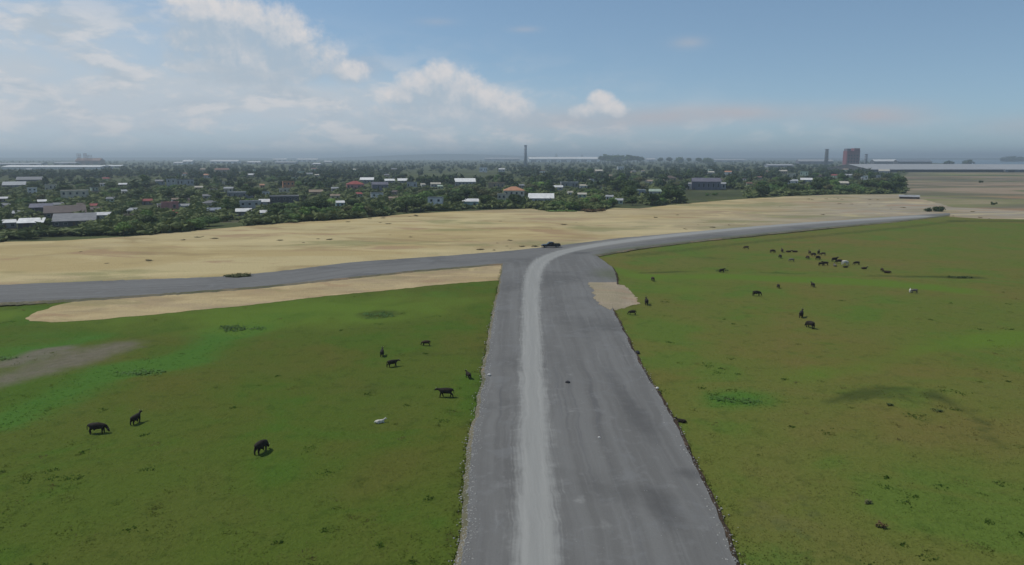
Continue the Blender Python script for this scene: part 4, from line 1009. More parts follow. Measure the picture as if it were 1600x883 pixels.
# red frame plant on the far left: three steel towers on a low dark block
def frame_tower(label, px_, ytop, ybase, wpx, group=None):
    g = gp(px_, ybase); dep = g.y; k = dep / FPX; h = CAMH + (246 - ytop) * k; w = wpx * k / 2
    root = empty('steel_frame_tower', (g.x, g.y, 0)); tag(root, label, 'steel tower', group)
    for sx in (-1, 1):
        for sy in (-1, 1):
            mb = MB(); mb.box(sx * w - .5, sx * w + .5, sy * w - .5, sy * w + .5, -1, h); mb.obj('leg', M['wall_rust'], root)
    for i in range(6):
        z0 = h * (i + 1) / 6 - .5; mb = MB()
        mb.box(-w - .6, w + .6, -w - .6, -w + .6, z0, z0 + .8); mb.box(-w - .6, w + .6, w - .6, w + .6, z0, z0 + .8)
        mb.box(-w - .6, -w + .6, -w + .6, w - .6, z0, z0 + .8); mb.box(w - .6, w + .6, -w + .6, w - .6, z0, z0 + .8)
        mb.box(-w + .5, w - .5, -w + .5, w - .5, z0 + .1, z0 + .5); mb.obj('platform', M['wall_rust'], root)
    HB.append((px_ - wpx, px_ + wpx, ytop, 256, dep))
frame_tower('left rusty steel tower of the three on the far left horizon', 124.5, 240.5, 257.5, 3.6)
frame_tower('middle rusty steel tower of the three on the far left horizon', 134.5, 240.0, 257.5, 3.0)
frame_tower('right rusty steel tower of the three, the widest, far left horizon', 141, 242.5, 257.5, 4.4)
warehouse('dark rusty low hall below the three steel towers', 118, 156, 247.6, 257.0, 'rust', 'rust', 3)
# low shed on the bare field and pale slab
g = gp(1424, 311)
house('shed', 'low shed with a pale roof on the bare field at the right', 'shed', g.x, g.y + 3, -.45, 13, 5, 1.5, 'mono', 'lgrey', 'brown', 1, openings=2)

# ------------------------------------------------------------------ place trees
PROTO = {}
for kd, seeds in dict(round=(1, 2, 3), light=(4, 5), tall=(6, 7), olive=(8, 9), bushy=(10, 11)).items():
    PROTO[kd] = [make_tree(kd, s) for s in seeds]
LOOK = dict(round='dark round-crowned tree', light='light green airy tree', tall='tall slender green tree', olive='olive-brown thin-leaved tree', bushy='low wide bushy tree')
used = set(); TREES = []
def blocked(tx, ty, wpx, hpx, dep, tol=1.0):
    for (x0, x1, y0, y1, hd, *strict) in HB:
        if hd > dep - 2 and tx + wpx * .42 > x0 and tx - wpx * .42 < x1 and ty > y0 and ty - hpx < y1:
            # an overlap in view with a building further away
            ov = min(tx + wpx * .42, x1) - max(tx - wpx * .42, x0); vo = min(ty, y1) - max(ty - hpx, y0)
            if strict:
                if ov > 0 and vo > .22 * (y1 - y0): return True
            elif ov > .25 * min(wpx, x1 - x0) and vo > .40 * tol * (y1 - y0): return True
        if abs(hd - dep) < 16 and x0 - wpx * .3 < tx < x1 + wpx * .3 and hd <= dep: return True
    return False
def put_tree(kd, i, tx, ty, height, wscale=1.0, label=None):
    root, ph, pw = PROTO[kd][i % len(PROTO[kd])]
    o = root if (kd, i % len(PROTO[kd])) not in used else copy_tree(root)
    used.add((kd, i % len(PROTO[kd])))
    g = gp(tx, ty); s = height / ph
    o.location = (g.x, g.y, 0); o.rotation_euler = (0, 0, random.uniform(0, 6.28)); o.scale = (s * wscale, s * wscale, s)
    o.name = 'tree'; tag(o, label, 'tree', 'trees of the town beyond the sand strip')
    TREES.append((o, kd, tx, ty, g.y, label is not None)); return o
def try_tree(tx, ty, kd, height, ws=1.0, tol=1.0):
    g = gp(tx, ty); dep = g.y; ph, pw = PROTO[kd][0][1:]; wpx = 2 * pw * height / ph * ws * FPX / dep; hpx = height * FPX / dep
    if ty > at_px(sandTop, np.array([tx]))[0] - 1.0: return False
    if blocked(tx, ty, wpx, hpx, dep, tol): return False
    put_tree(kd, random.randrange(3), tx, ty, height, ws); return True
# front row along the sand, thick and dark
nfront = 0
xx = 172.0
while xx < 1412:
    clear = (1062 < xx < 1172)
    ty = at_px(sandTop, np.array([xx]))[0] - random.uniform(1.5, 6.0)
    dep = gp(xx, ty).y
    kd = random.choices(['round', 'bushy', 'tall', 'olive', 'light'], [.52, .24, .08, .08, .08])[0]
    hgt = dict(round=9.0, bushy=6.0, tall=10.5, olive=7.5, light=6.5)[kd] * random.uniform(.75, 1.2)
    if xx > 1180: hgt *= 1.15
    if clear: kd = 'bushy'; hgt = random.uniform(2, 3); ty -= 6
    if not clear or random.random() < .25: nfront += try_tree(xx, ty, kd, hgt, random.uniform(1.05, 1.4), 1.7)
    xx += random.uniform(4.6, 8.0) * FPX / dep / 1.0 * .72
# further rows
rows = [(9, 52), (17, 58), (25, 56), (33, 48), (41, 40)]
tries = 0; NT_MAX = 276
while len(TREES) < NT_MAX and tries < 9000:
    tries += 1
    tx = random.uniform(-40, 1412); top = at_px(sandTop, np.array([tx]))[0]
    ty = random.uniform(276, top - 4)
    if random.random() > min(1.0, .35 + (ty - 276) / 70): continue
    if tx < 165 and ty > 322 and random.random() < .9: continue
    if 640 < tx < 780 and 268 < ty < 282: continue
    if 1062 < tx < 1165 and ty > 294: continue
    if any(abs(tx - q[2]) < 6 and abs(ty - q[3]) < 2.0 for q in TREES): continue
    kd = random.choices(['round', 'bushy', 'tall', 'olive', 'light'], [.38, .20, .14, .14, .14])[0]
    if 560 < tx < 640 and 296 < ty < 330: kd = random.choice(['light', 'tall', 'round'])
    hgt = dict(round=8.5, bushy=5.2, tall=11, olive=7.5, light=7.0)[kd] * random.uniform(.75, 1.25)
    if tx > 900: hgt *= 1.2
    try_tree(tx, ty, kd, hgt * 1.08, random.uniform(1.15, 1.6))
# tall horizon trees
for (tx, ytop, ybase, kd, ws) in [(945, 238.5, 256, 'tall', 1.6), (955, 240.5, 256, 'round', 1.0), (966, 241, 256, 'round', .9), (980, 239.5, 256, 'tall', 1.8), (991, 241.5, 256, 'round', 1.0), (1001, 243, 256, 'round', 1.0),
                                  (1032, 244.4, 256, 'round', .9), (1046, 243.6, 256, 'round', 1.0), (1060, 244.5, 256, 'bushy', .9), (938, 241.5, 256, 'round', 1.0), (950, 240, 256, 'tall', 1.9), (961, 241, 256, 'bushy', .8), (972, 240.5, 256, 'tall', 2.0), (985, 240, 256, 'round', 1.0), (996, 241.8, 256, 'round', 1.0), (1075, 245, 256, 'round', 1.0), (1090, 244.6, 257, 'round', 1.1), (1106, 245.4, 257, 'bushy', .9), (869, 238.5, 249.4, 'tall', .9), (909, 240.5, 249.4, 'round', .6)]:
    g = gp(tx, ybase); hgt = CAMH + (246 - ytop) * g.y / FPX
    put_tree(kd, 0, tx, ybase, hgt, ws)
pal = [make_palm(21), make_palm(22)]
for i, (tx, ty, hgt, lb) in enumerate([(517, 338, 9, 'palm with pale drooping fronds among front trees below the tan gabled house'), (845, 303, 10, 'palm just behind the wide bright white roof')]):
    o = pal[i][0]; g = gp(tx, ty); o.location = (g.x, g.y, 0); s = hgt / 9; o.scale = (s, s, s); tag(o, lb, 'palm', 'palms of the town')
for kd in PROTO:
    for i, (root, _, _) in enumerate(PROTO[kd]):
        if (kd, i) not in used:
            for ch in list(root.children): bpy.data.objects.remove(ch)
            bpy.data.objects.remove(root)
# labels: each tree is named by its look and by the nearest building that can be found in the photo
NAMED = [(h[0], h[1], h[8]) for h in HS] + [(821, 261, 'grey chimney'), (880, 253, 'broad white warehouse'), (1332, 262, 'red factory block'), (975, 268, 'far white box house')]
ORD = ['', 'second ', 'third ', 'fourth ', 'fifth ', 'sixth ', 'seventh ', 'eighth ', 'ninth ', 'tenth ', 'eleventh ', 'twelfth ', 'thirteenth ', 'fourteenth ']
bucket = {}
for (o, kd, tx, ty, dep, done) in TREES:
    if done: continue
    best = min(NAMED, key=lambda q: abs(q[0] - tx) + 1.6 * abs(q[1] - ty))
    ddx, ddy = tx - best[0], ty - best[1]
    rel = ('right of' if ddx > 0 else 'left of') if abs(ddx) > 1.3 * abs(ddy) else ('in front of' if ddy > 0 else 'behind')
    bucket.setdefault((kd, rel, best[2]), []).append((abs(ddx) + abs(ddy), o))
for (kd, rel, nm), lst in bucket.items():
    lst.sort(key=lambda q: q[0])
    for i, (_, o) in enumerate(lst):
        art = '' if False else 'the '
        o['label'] = (f'{LOOK[kd]} {rel} {art}{nm}' if len(lst) == 1 else f'{ORD[i] if i else "nearest "}{LOOK[kd]} {rel} {art}{nm}').strip()

# the wood beyond: trees too far and too many to count
def clump_bases():
    base = []
    for s in range(6):
        rr = np.random.default_rng(200 + s); bl = []
        for i in range(4):
            a = rr.uniform(0, 6.28); q = rr.uniform(.1, .45); bl.append(((math.cos(a) * q, math.sin(a) * q, rr.uniform(.4, .72)), (rr.uniform(.28, .42),) * 2 + (rr.uniform(.2, .3),)))
        vv, ff = [], []; kk = 0
        iv, if_ = ico(1.0, 1)
        for (c, rad) in bl:
            d = .85 + .3 * rr.random(len(iv)); q = iv * d[:, None] * np.array(rad) + np.array(c); vv.append(q); ff += [tuple(w + kk for w in f) for f in if_]; kk += len(q)
        for i in range(46):
            c, rad = bl[rr.integers(4)]; d = rr.normal(size=3); d /= np.linalg.norm(d); q = np.array(c) + d * np.array(rad) * rr.uniform(.9, 1.2); s_ = rr.uniform(.10, .2)
            a = rr.normal(size=3) * s_; b_ = rr.normal(size=3) * s_; vv.append(np.array([q - a, q + b_, q + a])); ff.append((kk, kk + 1, kk + 2)); kk += 3
        base.append((np.concatenate(vv), np.array(ff)))
    return base
CLUMPS = clump_bases()
def clump_mass(name, spots, mat, seed, z0=None):
    r = np.random.default_rng(seed); V = []; F_ = []; k = 0
    for n_, (X_, Y_, h, w) in enumerate(spots):
        bv, bf = CLUMPS[r.integers(6)]; a = r.uniform(0, 6.28); ca, sa = math.cos(a), math.sin(a)
        q = np.stack([(bv[:, 0] * ca - bv[:, 1] * sa) * w + X_, (bv[:, 0] * sa + bv[:, 1] * ca) * w + Y_, bv[:, 2] * h * 1.05 - .3 + (0 if z0 is None else z0[n_] + .3 - h * .25)], 1)
        V.append(q); F_.append(bf + k); k += len(q)
    me = np_mesh(name, np.concatenate(V), np.concatenate(F_), M[mat])
    o = bpy.data.objects.new(name, me); COL.objects.link(o); tag(o, kind='stuff')
def far_wood():
    r = np.random.default_rng(99); spots = []
    while len(spots) < 3600:
        tx = r.uniform(-160, 1430); u = r.random(); ty = 248.2 + 32 * u ** 1.3
        if r.random() < .10: ty = r.uniform(276, 300)
        if tx > 1395 and ty > 262: continue
        if tx > 1360 and ty < 270: continue
        g = gp(tx, ty); dep = g.y; h = r.uniform(5.5, 10.5); w = h * r.uniform(.6, 1.05)
        if 630 < tx < 790 and 266 < ty < 282 and r.random() < .93: continue
        if 930 < tx < 1100 and 253.5 < ty < 257: pass
        if vnoise(np.array([g.x]), np.array([g.y]), 90, 12)[0] < .30: continue
        if blocked(tx, ty, 1.3 * w * FPX / dep, h * FPX / dep, dep): continue
        spots.append((g.x, g.y, h, w))
    for (px_, ty_, nn) in ((1590, 252.5, 16), (1578, 253, 10), (1482, 258.5, 2), (1512, 257.5, 4)):
        for _ in range(nn):
            g = gp(px_ + r.uniform(-20, 20) * (1 if nn > 5 else .15), ty_); hh_ = CAMH * r.uniform(.55, 1.0) if nn > 5 else 18
            spots.append((g.x, g.y, hh_ + (6 if px_ > 1575 else 0), hh_ * 1.6))
    clump_mass('far_wood', spots, 'leaf_far', 5)
far_wood()
def scrub():
    r = np.random.default_rng(77); spots = []
    while len(spots) < 4600:
        tx = r.uniform(-80, 1414); top = at_px(sandTop, np.array([tx]))[0]; ty = r.uniform(264, top - .6)
        if r.random() > .25 + (ty - 264) / 90: continue
        if 640 < tx < 780 and 268 < ty < 282: continue
        if 1062 < tx < 1170 and ty > 296: continue
        if tx < 170 and ty > 340 and r.random() < .6: continue
        g = gp(tx, ty); dep = g.y; h = r.uniform(1.8, 5.0); w = r.uniform(3.5, 8.5)
        if vnoise(np.array([g.x]), np.array([g.y]), 25, 13)[0] < .33: continue
        if blocked(tx, ty, .9 * w * FPX / dep, h * FPX / dep, dep): continue
        spots.append((g.x, g.y, h, w))
    clump_mass('scrub', spots, 'leaf_scrub', 6)
scrub()
def sand_scrub():
    r = np.random.default_rng(18); sp_ = np.array(SAND0); lo_, hi_ = sp_.min(0), sp_.max(0); n = 9000
    x_, y_ = r.uniform(lo_[0], hi_[0], n), r.uniform(lo_[1], hi_[1], n)
    ok = in_poly(x_, y_, SAND0) & ~in_poly(x_, y_, cross_poly) & (r.random(n) < np.clip((vnoise(x_, y_, 24, 51) - .62) * 2.2, 0, 1))
    spots = [(a, b_, w * .22, w) for a, b_, w in zip(x_[ok], y_[ok], r.uniform(.5, 2.4, ok.sum()))][:90]
    clump_mass('dry_scrub', spots, 'leaf_straw', 9, [-.02] * len(spots))
sand_scrub()
print('TREES', len(TREES), 'front', nfront, 'tries', tries)

# ------------------------------------------------------------------ bushes, weeds, heaps
def bush(name, label, cat, cx, cy, rx, ry, h, leaf, n, ls, seed, group=None, nb=7):
    r = np.random.default_rng(seed); g = gp(cx, cy); bl = []
    for i in range(nb):
        a = r.uniform(0, 6.28); q = math.sqrt(r.random()) * .75; rr = r.uniform(.28, .45)
        bl.append(((math.cos(a) * q * rx, math.sin(a) * q * ry, h * r.uniform(.2, .55)), (rx * rr, ry * rr, h * r.uniform(.32, .5))))
    V, F_ = leaf_cloud(bl, n, ls, r, .75 if name == 'weed_clump' else .2, name != 'weed_clump'); root = empty(name, (g.x, g.y, gz(g.x, g.y) if g.y < 330 else 0)); tag(root, label, cat, group)
    mesh_obj('foliage', [tuple(q) for q in V], F_, M[leaf], root)
    st = MB()
    for i in range(6):
        c = bl[i % nb][0]; st.tube([(c[0] * .3, c[1] * .3, -.1), (c[0], c[1], c[2])], [.05, .02], 5)
    st.obj('stem', M['bark'], root); return root
bush('shrub', 'wide dark shrub mound beside the far end of the curved road', 'shrub', 1460, 330.5, 6.5, 3.0, 3.4, 'leaf_dark', 420, .6, 31)
bush('shrub', 'lone small dark shrub on the bare field at far right', 'shrub', 1552, 320, 2.2, 1.6, 2.0, 'leaf_dark', 160, .4, 32)
bush('shrub', 'tiny lone shrub near the warehouses on the right field', 'shrub', 1533, 285.5, 3.0, 2.5, 3.6, 'leaf_dark', 140, .6, 33)
bush('shrub', 'brown dry grass heap on the far verge of the left road', 'shrub', 368, 434, 4.2, 2.2, 1.5, 'leaf_olive', 300, .35, 34)
bush('shrub', 'rust-brown dry shrub bank on the sand below the front trees', 'shrub', 925, 331.5, 9, 3, 2.2, 'leaf_dry', 300, .6, 35)
bush('shrub', 'low green shrub bank just left of the rust-brown one', 'shrub', 880, 331, 10, 3, 1.2, 'leaf_light', 260, .5, 36)
bush('weed_clump', 'brown dead weed clump standing in the right pasture, foreground', 'weeds', 1379, 820, .55, .35, .6, 'leaf_dry', 90, .14, 37, nb=5)
bush('weed_clump', 'small yellowish weed tuft left behind the brown dead weed clump', 'weeds', 1357, 784, .4, .3, .45, 'leaf_olive', 60, .12, 38, nb=4)
bush('weed_clump', 'lush bright green weed patch right of the road', 'weeds', 1158, 622, 4.2, 2.4, .30, 'leaf_up', 240, .22, 39)
bush('weed_clump', 'dark round weed thicket on the left pasture below the verge', 'weeds', 592, 491, 4.2, 3.6, .30, 'leaf_up', 200, .30, 40)
bush('weed_clump', 'dark weed tuft on the ditch line in the right pasture', 'weeds', 1128, 423, 1.8, .9, .9, 'leaf_dark', 140, .25, 41)
bush('weed_clump', 'dark weed tuft at the right end of the curved ditch', 'weeds', 1464, 640, .8, .4, .4, 'leaf_dark', 70, .15, 42, nb=4)
bush('weed_clump', 'dark weed tuft in the middle of the curved ditch', 'weeds', 1388, 631, .6, .4, .35, 'leaf_dark', 60, .15, 43, nb=4)
bush('weed_clump', 'wide dark weed bank at the far right of the pasture', 'weeds', 1497, 433, 4.0, 1.3, .5, 'leaf_dark', 240, .3, 44)
bush('weed_clump', 'bright green weed bank left of the muddy patch', 'weeds', 10, 557, 2.8, 1.4, .35, 'leaf_up', 160, .22, 45)
bush('weed_clump', 'lush green weed bank between muddy patch and cattle', 'weeds', 215, 580, 4.2, 1.8, .32, 'leaf_up', 240, .24, 46)
bush('weed_clump', 'lush green weed bank farther back, below the sand verge', 'weeds', 372, 510, 5.0, 2.8, .30, 'leaf_up', 240, .28, 47)
def stone(name, label, cx, cy, r_, mat, seed, on_road=True):
    rr = np.random.default_rng(seed); g = gp(cx, cy, ROADZ if on_road else 0); z = ROADZ + .07 if on_road else gz(g.x, g.y)
    v, f = ico(1.0, 2); d = .75 + .4 * rr.random(len(v)); v = v * d[:, None] * np.array([r_ * 1.2, r_, r_ * .75]) + np.array([0, 0, r_ * .35])
    o = mesh_obj(name, [tuple(q) for q in v], f, mat); o.location = (g.x, g.y, z); tag(o, label, 'stone')
stone('stone', 'dark stone lying on the road right of the pale track', 887, 599, .26, M['stone_dark'], 1)
stone('stone', 'small white stone lying on the right half of the road', 936, 685, .13, M['stone_pale'], 2)
stone('stone', 'pale stone on the right road edge, middle distance', 1027, 608, .2, M['stone_pale'], 3)
stone('stone', 'dark stone on the right road edge, nearer the camera', 1089, 734, .2, M['stone_dark'], 4, False)
stone('stone', 'pale stone on the left road edge beside the cattle', 764, 587, .22, M['stone_pale'], 5)
stone('stone', 'dark lump on the right road edge where the road narrows', 995, 550, .45, M['stone_dark'], 6, False)

# ------------------------------------------------------------------ cattle
def hide(name, col):
    m, t, b = new_mat(name); p = t.obj(); n = t.noise(p, 2.2, 4, .6)
    c = t.mix(t.ss(n, .35, .7), col, tuple(x * 1.5 + .002 for x in col)); t.put(b.inputs['Base Color'], c); b.inputs['Roughness'].default_value = .7; b.inputs['Specular IOR Level'].default_value = .12; return m
M['hide_black'] = hide('hide_black', (.017, .013, .009)); M['hide_brown'] = hide('hide_brown', (.035, .022, .014))
M['hide_white'] = hide('hide_white', (.44, .42, .36)); M['hide_grey'] = hide('hide_grey', (.10, .09, .075))
M['horn'] = simple('horn', (.35, .32, .26), .5, .1, 4)
def skin_body(joints, edges, name):
    me = bpy.data.meshes.new(name); me.from_pydata([j[0] for j in joints], edges, []); o = bpy.data.objects.new(name, me); COL.objects.link(o)
    sk = o.modifiers.new('skin', 'SKIN'); o.modifiers.new('sub', 'SUBSURF').levels = 2
    lay = me.skin_vertices[0] if me.skin_vertices else None
    for i, j in enumerate(joints):
        lay.data[i].radius = j[1]; lay.data[i].use_root = (i == 0)
    dg = bpy.context.evaluated_depsgraph_get(); dg.update()
    nm = bpy.data.meshes.new_from_object(o.evaluated_get(dg)); bpy.data.objects.remove(o); nm.name = name
    nm.polygons.foreach_set('use_smooth', [True] * len(nm.polygons)); return nm
def cow_mesh(pose):
    lie = pose == 'lying'; dz_ = -.70 if lie else 0.0
    J = [((-.60, 0, 1.14 + dz_), (.36, .38)), ((-.15, 0, 1.02 + dz_), (.45, .46)), ((.30, 0, 1.02 + dz_), (.42, .46)), ((.68, 0, 1.10 + dz_), (.32, .38)), ((-.90, 0, 1.16 + dz_), (.26, .26))]
    E = [(0, 1), (1, 2), (2, 3), (0, 4)]
    if pose == 'grazing': N = [((.98, 0, 1.00), (.20, .24)), ((1.20, 0, .66), (.12, .15)), ((1.28, 0, .42), (.12, .13)), ((1.40, 0, .17), (.08, .085))]
    elif pose == 'walking': N = [((.98, 0, 1.18), (.15, .20)), ((1.22, 0, 1.22), (.12, .15)), ((1.42, 0, 1.20), (.12, .13)), ((1.68, 0, 1.04), (.08, .085))]
    else: N = [((.95, 0, 1.28 + dz_), (.15, .20)), ((1.14, 0, 1.48 + dz_), (.12, .15)), ((1.32, 0, 1.56 + dz_), (.12, .13)), ((1.60, 0, 1.40 + dz_), (.08, .085))]
    k = len(J); J += N; E += [(3, k), (k, k + 1), (k + 1, k + 2), (k + 2, k + 3)]; head = k + 2
    sw = .22 if pose == 'walking' else .06
    for s in (-1, 1):
        k = len(J); f = sw * s
        if lie:
            J += [((.62, s * .26, .34), (.14, .14)), ((.92, s * .30, .14), (.08, .08)), ((.66, s * .34, .08), (.06, .06))]; E += [(3, k), (k, k + 1), (k + 1, k + 2)]
            k = len(J); J += [((-.55, s * .34, .36), (.18, .18)), ((-.18, s * .44, .16), (.09, .09)), ((-.55, s * .46, .09), (.06, .06))]; E += [(0, k), (k, k + 1), (k + 1, k + 2)]
        else:
            J += [((.66, s * .20, .80), (.15, .17)), ((.67 + f * .6, s * .20, .44), (.095, .10)), ((.65 + f, s * .20, .03), (.075, .08))]; E += [(3, k), (k, k + 1), (k + 1, k + 2)]
            k = len(J); J += [((-.60 - f * .2, s * .22, .78), (.19, .22)), ((-.86 - f * .7, s * .22, .46), (.095, .10)), ((-.78 - f, s * .22, .03), (.075, .08))]; E += [(0, k), (k, k + 1), (k + 1, k + 2)]
        hx, hy, hz = J[head][0]; k = len(J)
        J += [((hx - .06, s * .20, hz + .06), (.045, .03)), ((hx - .08, s * .30, hz + .02), (.03, .02))]; E += [(head, k), (k, k + 1)]
    k = len(J); J += [((-1.10, 0, 1.10 + dz_), (.045, .045)), ((-1.14, 0, max(.12, .55 + dz_)), (.045, .045))]; E += [(4, k), (k, k + 1)]
    return skin_body(J, E, 'body'), J[head][0]
COWM = {p_: cow_mesh(p_) for p_ in ('grazing', 'standing', 'walking', 'lying')}
def horn_mesh(head):
    out_ = []
    for s in (-1, 1):
        mb = MB(); x_, y_, z_ = head; mb.tube([(x_ - .02, s * .08, z_ + .08), (x_ + .02, s * .20, z_ + .16), (x_ + .06, s * .24, z_ + .28)], [.03, .022, .006], 6); out_.append(mb)
    return out_
cow_cache = {}
def cow_proto(pose, hidec):
    body, head = COWM[pose]; me = body.copy(); me.materials.clear(); me.materials.append(M['hide_' + hidec])
    root = empty('cow'); root['category'] = 'cow'
    b_ = bpy.data.objects.new('body', me); COL.objects.link(b_); b_.parent = root
    for h_ in horn_mesh(head): h_.obj('horn', M['horn'], root, True)
    return root
# photo px (feet), heading deg (0 = facing right, 90 = away), pose, hide, scale, label
COWS = [
 (152, 673, 10, 'grazing', 'black', 1.0, 'black cow broadside, leftmost animal on the left pasture'),
 (212, 658, 80, 'standing', 'black', .85, 'dark cow seen end-on just right of the leftmost black cow'),
 (408, 703, 75, 'grazing', 'black', 1.05, 'black cow facing away, nearest the camera on the left pasture'),
 (597, 553, 95, 'standing', 'black', .80, 'black cow seen end-on behind its angled neighbour, left pasture'),
 (613, 570, 30, 'walking', 'black', .85, 'black cow turned right at an angle, middle of the left pasture'),
 (666, 538, 178, 'grazing', 'brown', .72, 'small dark brown calf highest up of those left of the road'),
 (697, 617, 176, 'walking', 'black', 1.0, 'black cow walking left with outstretched head, near the road'),
 (732, 589, 120, 'standing', 'black', .70, 'dark calf nearest the left edge of the road'),
 (593, 657, 25, 'lying', 'white', .62, 'only white calf on the left pasture, lying down'),
 (1065, 657, 150, 'lying', 'black', .62, 'black calf lying beside the right road edge'),
 (1182, 461, 5, 'grazing', 'black', .95, 'black cow broadside on the pale green band, right pasture'),
 (1252, 494, 60, 'standing', 'black', 1.0, 'upper black cow of the pair in mid right pasture'),
 (1266, 510, 110, 'grazing', 'black', 1.05, 'lower black cow of the pair in mid right pasture'),
 (1216, 449, 85, 'grazing', 'black', .75, 'dark calf up and right of the broadside black cow'),
 (1270, 447, 95, 'standing', 'black', .8, 'dark cow end-on above the pair in mid right pasture'),
 (1020, 438, 100, 'grazing', 'brown', .85, 'dark cow alone nearest the bend, below the ditch line'),
 (1010, 476, 85, 'standing', 'black', 1.0, 'dark upright cow right beside the pale dirt patch'),
 (988, 491, 178, 'grazing', 'black', .75, 'dark calf just below the pale dirt patch'),
 (1128, 424.5, 20, 'standing', 'black', .8, 'dark cow standing on the ditch line'),
 (1166, 388, 170, 'grazing', 'brown', .95, 'brown cow farthest left of the distant herd, close to the curved road'),
 (1207, 394, 10, 'grazing', 'brown', 1.0, 'brown cow at the left end of the distant herd'),
 (1222, 393, 80, 'standing', 'brown', 1.0, 'brown cow above the dark one at the herd\'s left'),
 (1219, 402, 90, 'grazing', 'black', 1.0, 'dark cow below two brown ones at the herd\'s left'),
 (1237, 407, 175, 'grazing', 'grey', .85, 'greyish calf below the left part of the distant herd'),
 (1232, 393, 5, 'lying', 'brown', 1.0, 'left brown cow of two lying in the distant herd'),
 (1242, 393, 170, 'lying', 'brown', 1.0, 'right brown cow of two lying in the distant herd'),
 (1265, 396, 85, 'standing', 'brown', .95, 'brown cow at the top left of the herd\'s dense middle'),
 (1262, 403, 100, 'grazing', 'brown', .9, 'brown cow at the bottom left of the herd\'s dense middle'),
 (1271, 399, 20, 'grazing', 'brown', .95, 'brown grazing cow inside the herd\'s dense middle'),
 (1279, 396, 60, 'standing', 'black', 1.05, 'black cow at the top right of the herd\'s dense middle'),
 (1278, 404, 30, 'grazing', 'black', 1.05, 'black cow at the bottom of the herd\'s dense middle'),
 (1286, 398, 160, 'grazing', 'brown', .85, 'small brown cow at the right rim of the herd\'s dense middle'),
 (1283, 413.5, 5, 'grazing', 'black', .9, 'left black cow of two side by side below the herd'),
 (1289.5, 413, 170, 'standing', 'black', .95, 'right black cow of two side by side below the herd'),
 (1304, 407, 15, 'standing', 'black', 1.1, 'black cow up left of the white one in the distant herd'),
 (1311, 410, 165, 'grazing', 'black', .95, 'black cow between a standing black one and the white one'),
 (1304.5, 414.5, 80, 'lying', 'grey', .9, 'grey calf lying below two black cows left of the white one'),
 (1320, 412.5, 10, 'grazing', 'white', 1.15, 'only white cow in the distant herd'),
 (1321, 416.5, 0, 'lying', 'black', .8, 'dark calf lying right below the white herd cow'),
 (1338.5, 412.5, 175, 'grazing', 'black', .95, 'dark cow just right of the white herd cow'),
 (1350, 419, 5, 'lying', 'brown', .95, 'brown cow lying at the herd\'s right fringe'),
 (1378, 423, 80, 'grazing', 'brown', .85, 'brown cow at the far right of the herd, left of its neighbour'),
 (1386.5, 425.5, 160, 'lying', 'brown', 1.05, 'brown lying cow, rightmost of the distant herd'),
 (1422, 456, 60, 'standing', 'white', .62, 'pale calf alone to the right, beside a dark calf'),
 (1428.5, 456.5, 170, 'grazing', 'grey', .75, 'dark greyish calf right beside the lone pale calf'),
]
cp = {}
for (cx, cy, hd, pose, hc, sc_, lb) in COWS:
    sc_ *= .82 if 'herd' in lb else .90
    key = (pose, hc)
    if key not in cp: o = cow_proto(pose, hc); cp[key] = o
    else: o = copy_tree(cp[key])
    g = gp(cx, cy); o.location = (g.x, g.y, gz(g.x, g.y) - .02); o.rotation_euler = (0, 0, R(hd)); o.scale = (sc_,) * 3
    o.name = 'calf' if 'calf' in lb else 'cow'; tag(o, lb, 'calf' if 'calf' in lb else 'cow', 'cattle grazing on the pastures')

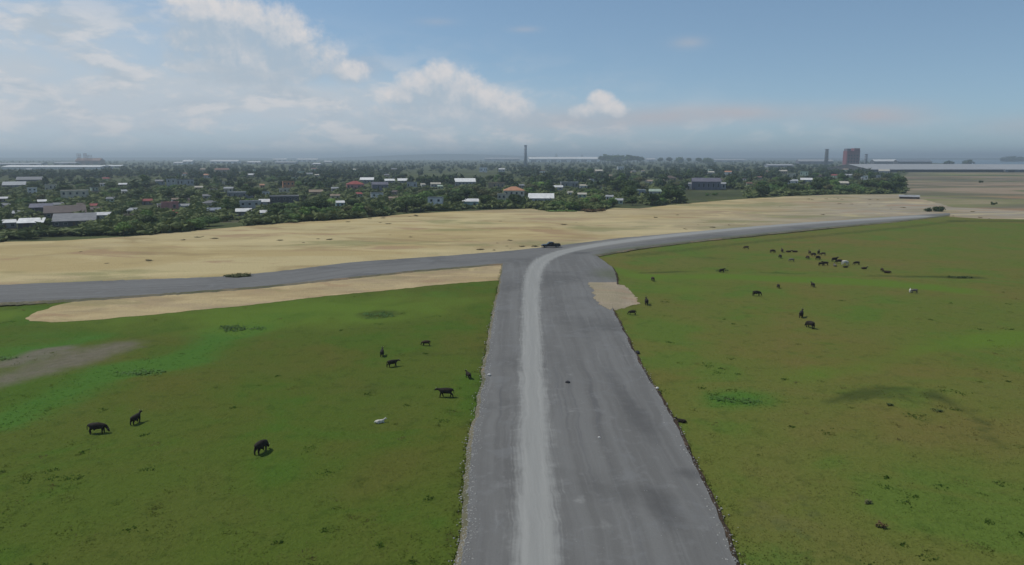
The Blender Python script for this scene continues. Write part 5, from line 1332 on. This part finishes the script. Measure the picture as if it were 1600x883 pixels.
# ------------------------------------------------------------------ dark pickup at the junction
M['paint'] = simple('black_paint', (.010, .011, .012), .3, .15, 2, .4); M['tyre'] = simple('tyre', (.012, .012, .012), .9, .2, 6)
M['rim'] = simple('rim', (.25, .25, .26), .4, .1, 6, .4, .6); M['lamp'] = simple('lamp_glass', (.5, .5, .48), .2, .05, 4, .5); M['tail'] = simple('tail_lamp', (.25, .02, .02), .3, .05, 4, .4)
M['trim'] = simple('dark_trim', (.02, .02, .02), .6, .1, 4); M['autoglass'] = simple('auto_glass', (.012, .014, .016), .08, .05, 1, .5)
def pickup(loc, rz):
    root = empty('pickup_truck', loc, rz); tag(root, 'dark pickup truck parked on the far side of the road junction', 'pickup')
    L, Wd = 6.2, 1.98; h = Wd / 2
    prof = [(-3.1, .55), (-3.08, 1.12), (-1.15, 1.16), (1.15, 1.18), (1.5, 1.16), (2.75, 1.06), (3.05, .92), (3.1, .55), (2.55, .42), (-2.6, .42)]
    mb = MB(); mb.prism(prof, -h, h); o = mb.obj('body', M['paint'], root)
    bv = o.modifiers.new('bevel', 'BEVEL'); bv.width = .06; bv.segments = 2
    mb = MB(); mb.prism([(-1.1, 1.15), (-.85, 1.80), (-.4, 1.90), (.55, 1.88), (1.35, 1.17)], -h + .12, h - .12); o = mb.obj('cab', M['paint'], root)
    bv = o.modifiers.new('bevel', 'BEVEL'); bv.width = .05; bv.segments = 2
    for s in (-1, 1):
        y0 = s * (h - .115); mb = MB(); mb.prism([(-.92, 1.26), (-.75, 1.72), (-.12, 1.78), (-.12, 1.26)], min(y0, y0 + s * .02), max(y0, y0 + s * .02)); mb.obj('side_window', M['autoglass'], root)
        mb = MB(); mb.prism([(-.02, 1.26), (-.02, 1.78), (.52, 1.76), (1.10, 1.26)], min(y0, y0 + s * .02), max(y0, y0 + s * .02)); mb.obj('side_window', M['autoglass'], root)
        mb = MB(); mb.box(1.0, 1.16, s * (h + .02) - .09, s * (h + .02) + .09, 1.2, 1.36); mb.obj('mirror', M['trim'], root)
        mb = MB(); mb.box(3.02, 3.115, s * .75 - .18, s * .75 + .18, .78, .96); mb.obj('headlight', M['lamp'], root)
        mb = MB(); mb.box(-3.115, -3.06, s * .85 - .09, s * .85 + .09, .75, 1.08); mb.obj('tail_light', M['tail'], root)
    mb = MB(); mb.add([(.62, -h + .2, 1.84), (.62, h - .2, 1.84), (1.34, h - .16, 1.22), (1.34, -h + .16, 1.22), (.60, -h + .2, 1.82), (.60, h - .2, 1.82), (1.30, h - .16, 1.20), (1.30, -h + .16, 1.20)],
                      [(0, 3, 2, 1), (4, 5, 6, 7), (0, 1, 5, 4), (1, 2, 6, 5), (2, 3, 7, 6), (3, 0, 4, 7)]); mb.obj('windscreen', M['autoglass'], root)
    mb = MB(); mb.box(-3.0, -1.2, -h + .02, -h + .12, 1.12, 1.30); mb.box(-3.0, -1.2, h - .12, h - .02, 1.12, 1.30); mb.box(-3.06, -2.96, -h + .02, h - .02, 1.10, 1.29); mb.obj('bed_rail', M['paint'], root)
    mb = MB(); mb.box(3.05, 3.2, -h + .05, h - .05, .45, .68); mb.obj('front_bumper', M['trim'], root)
    mb = MB(); mb.box(-3.2, -3.05, -h + .05, h - .05, .45, .65); mb.obj('rear_bumper', M['trim'], root)
    for x_ in (-1.95, 2.0):
        for s in (-1, 1):
            w_ = empty('wheel', (x_, s * (h - .12), .40)); w_.parent = root
            mb = MB(); mb.tube([(0, -.13, 0), (0, -.10, 0), (0, .10, 0), (0, .13, 0)], [.34, .40, .40, .34], 20); mb.obj('tyre', M['tyre'], w_, True)
            mb = MB(); mb.tube([(0, s * .10, 0), (0, s * .145, 0)], [.24, .22], 14); mb.obj('rim', M['rim'], w_)
    return root
g = gp(861, 387.5, ROADZ)
pickup((g.x, g.y + 1.0, ROADZ + .02), R(186))
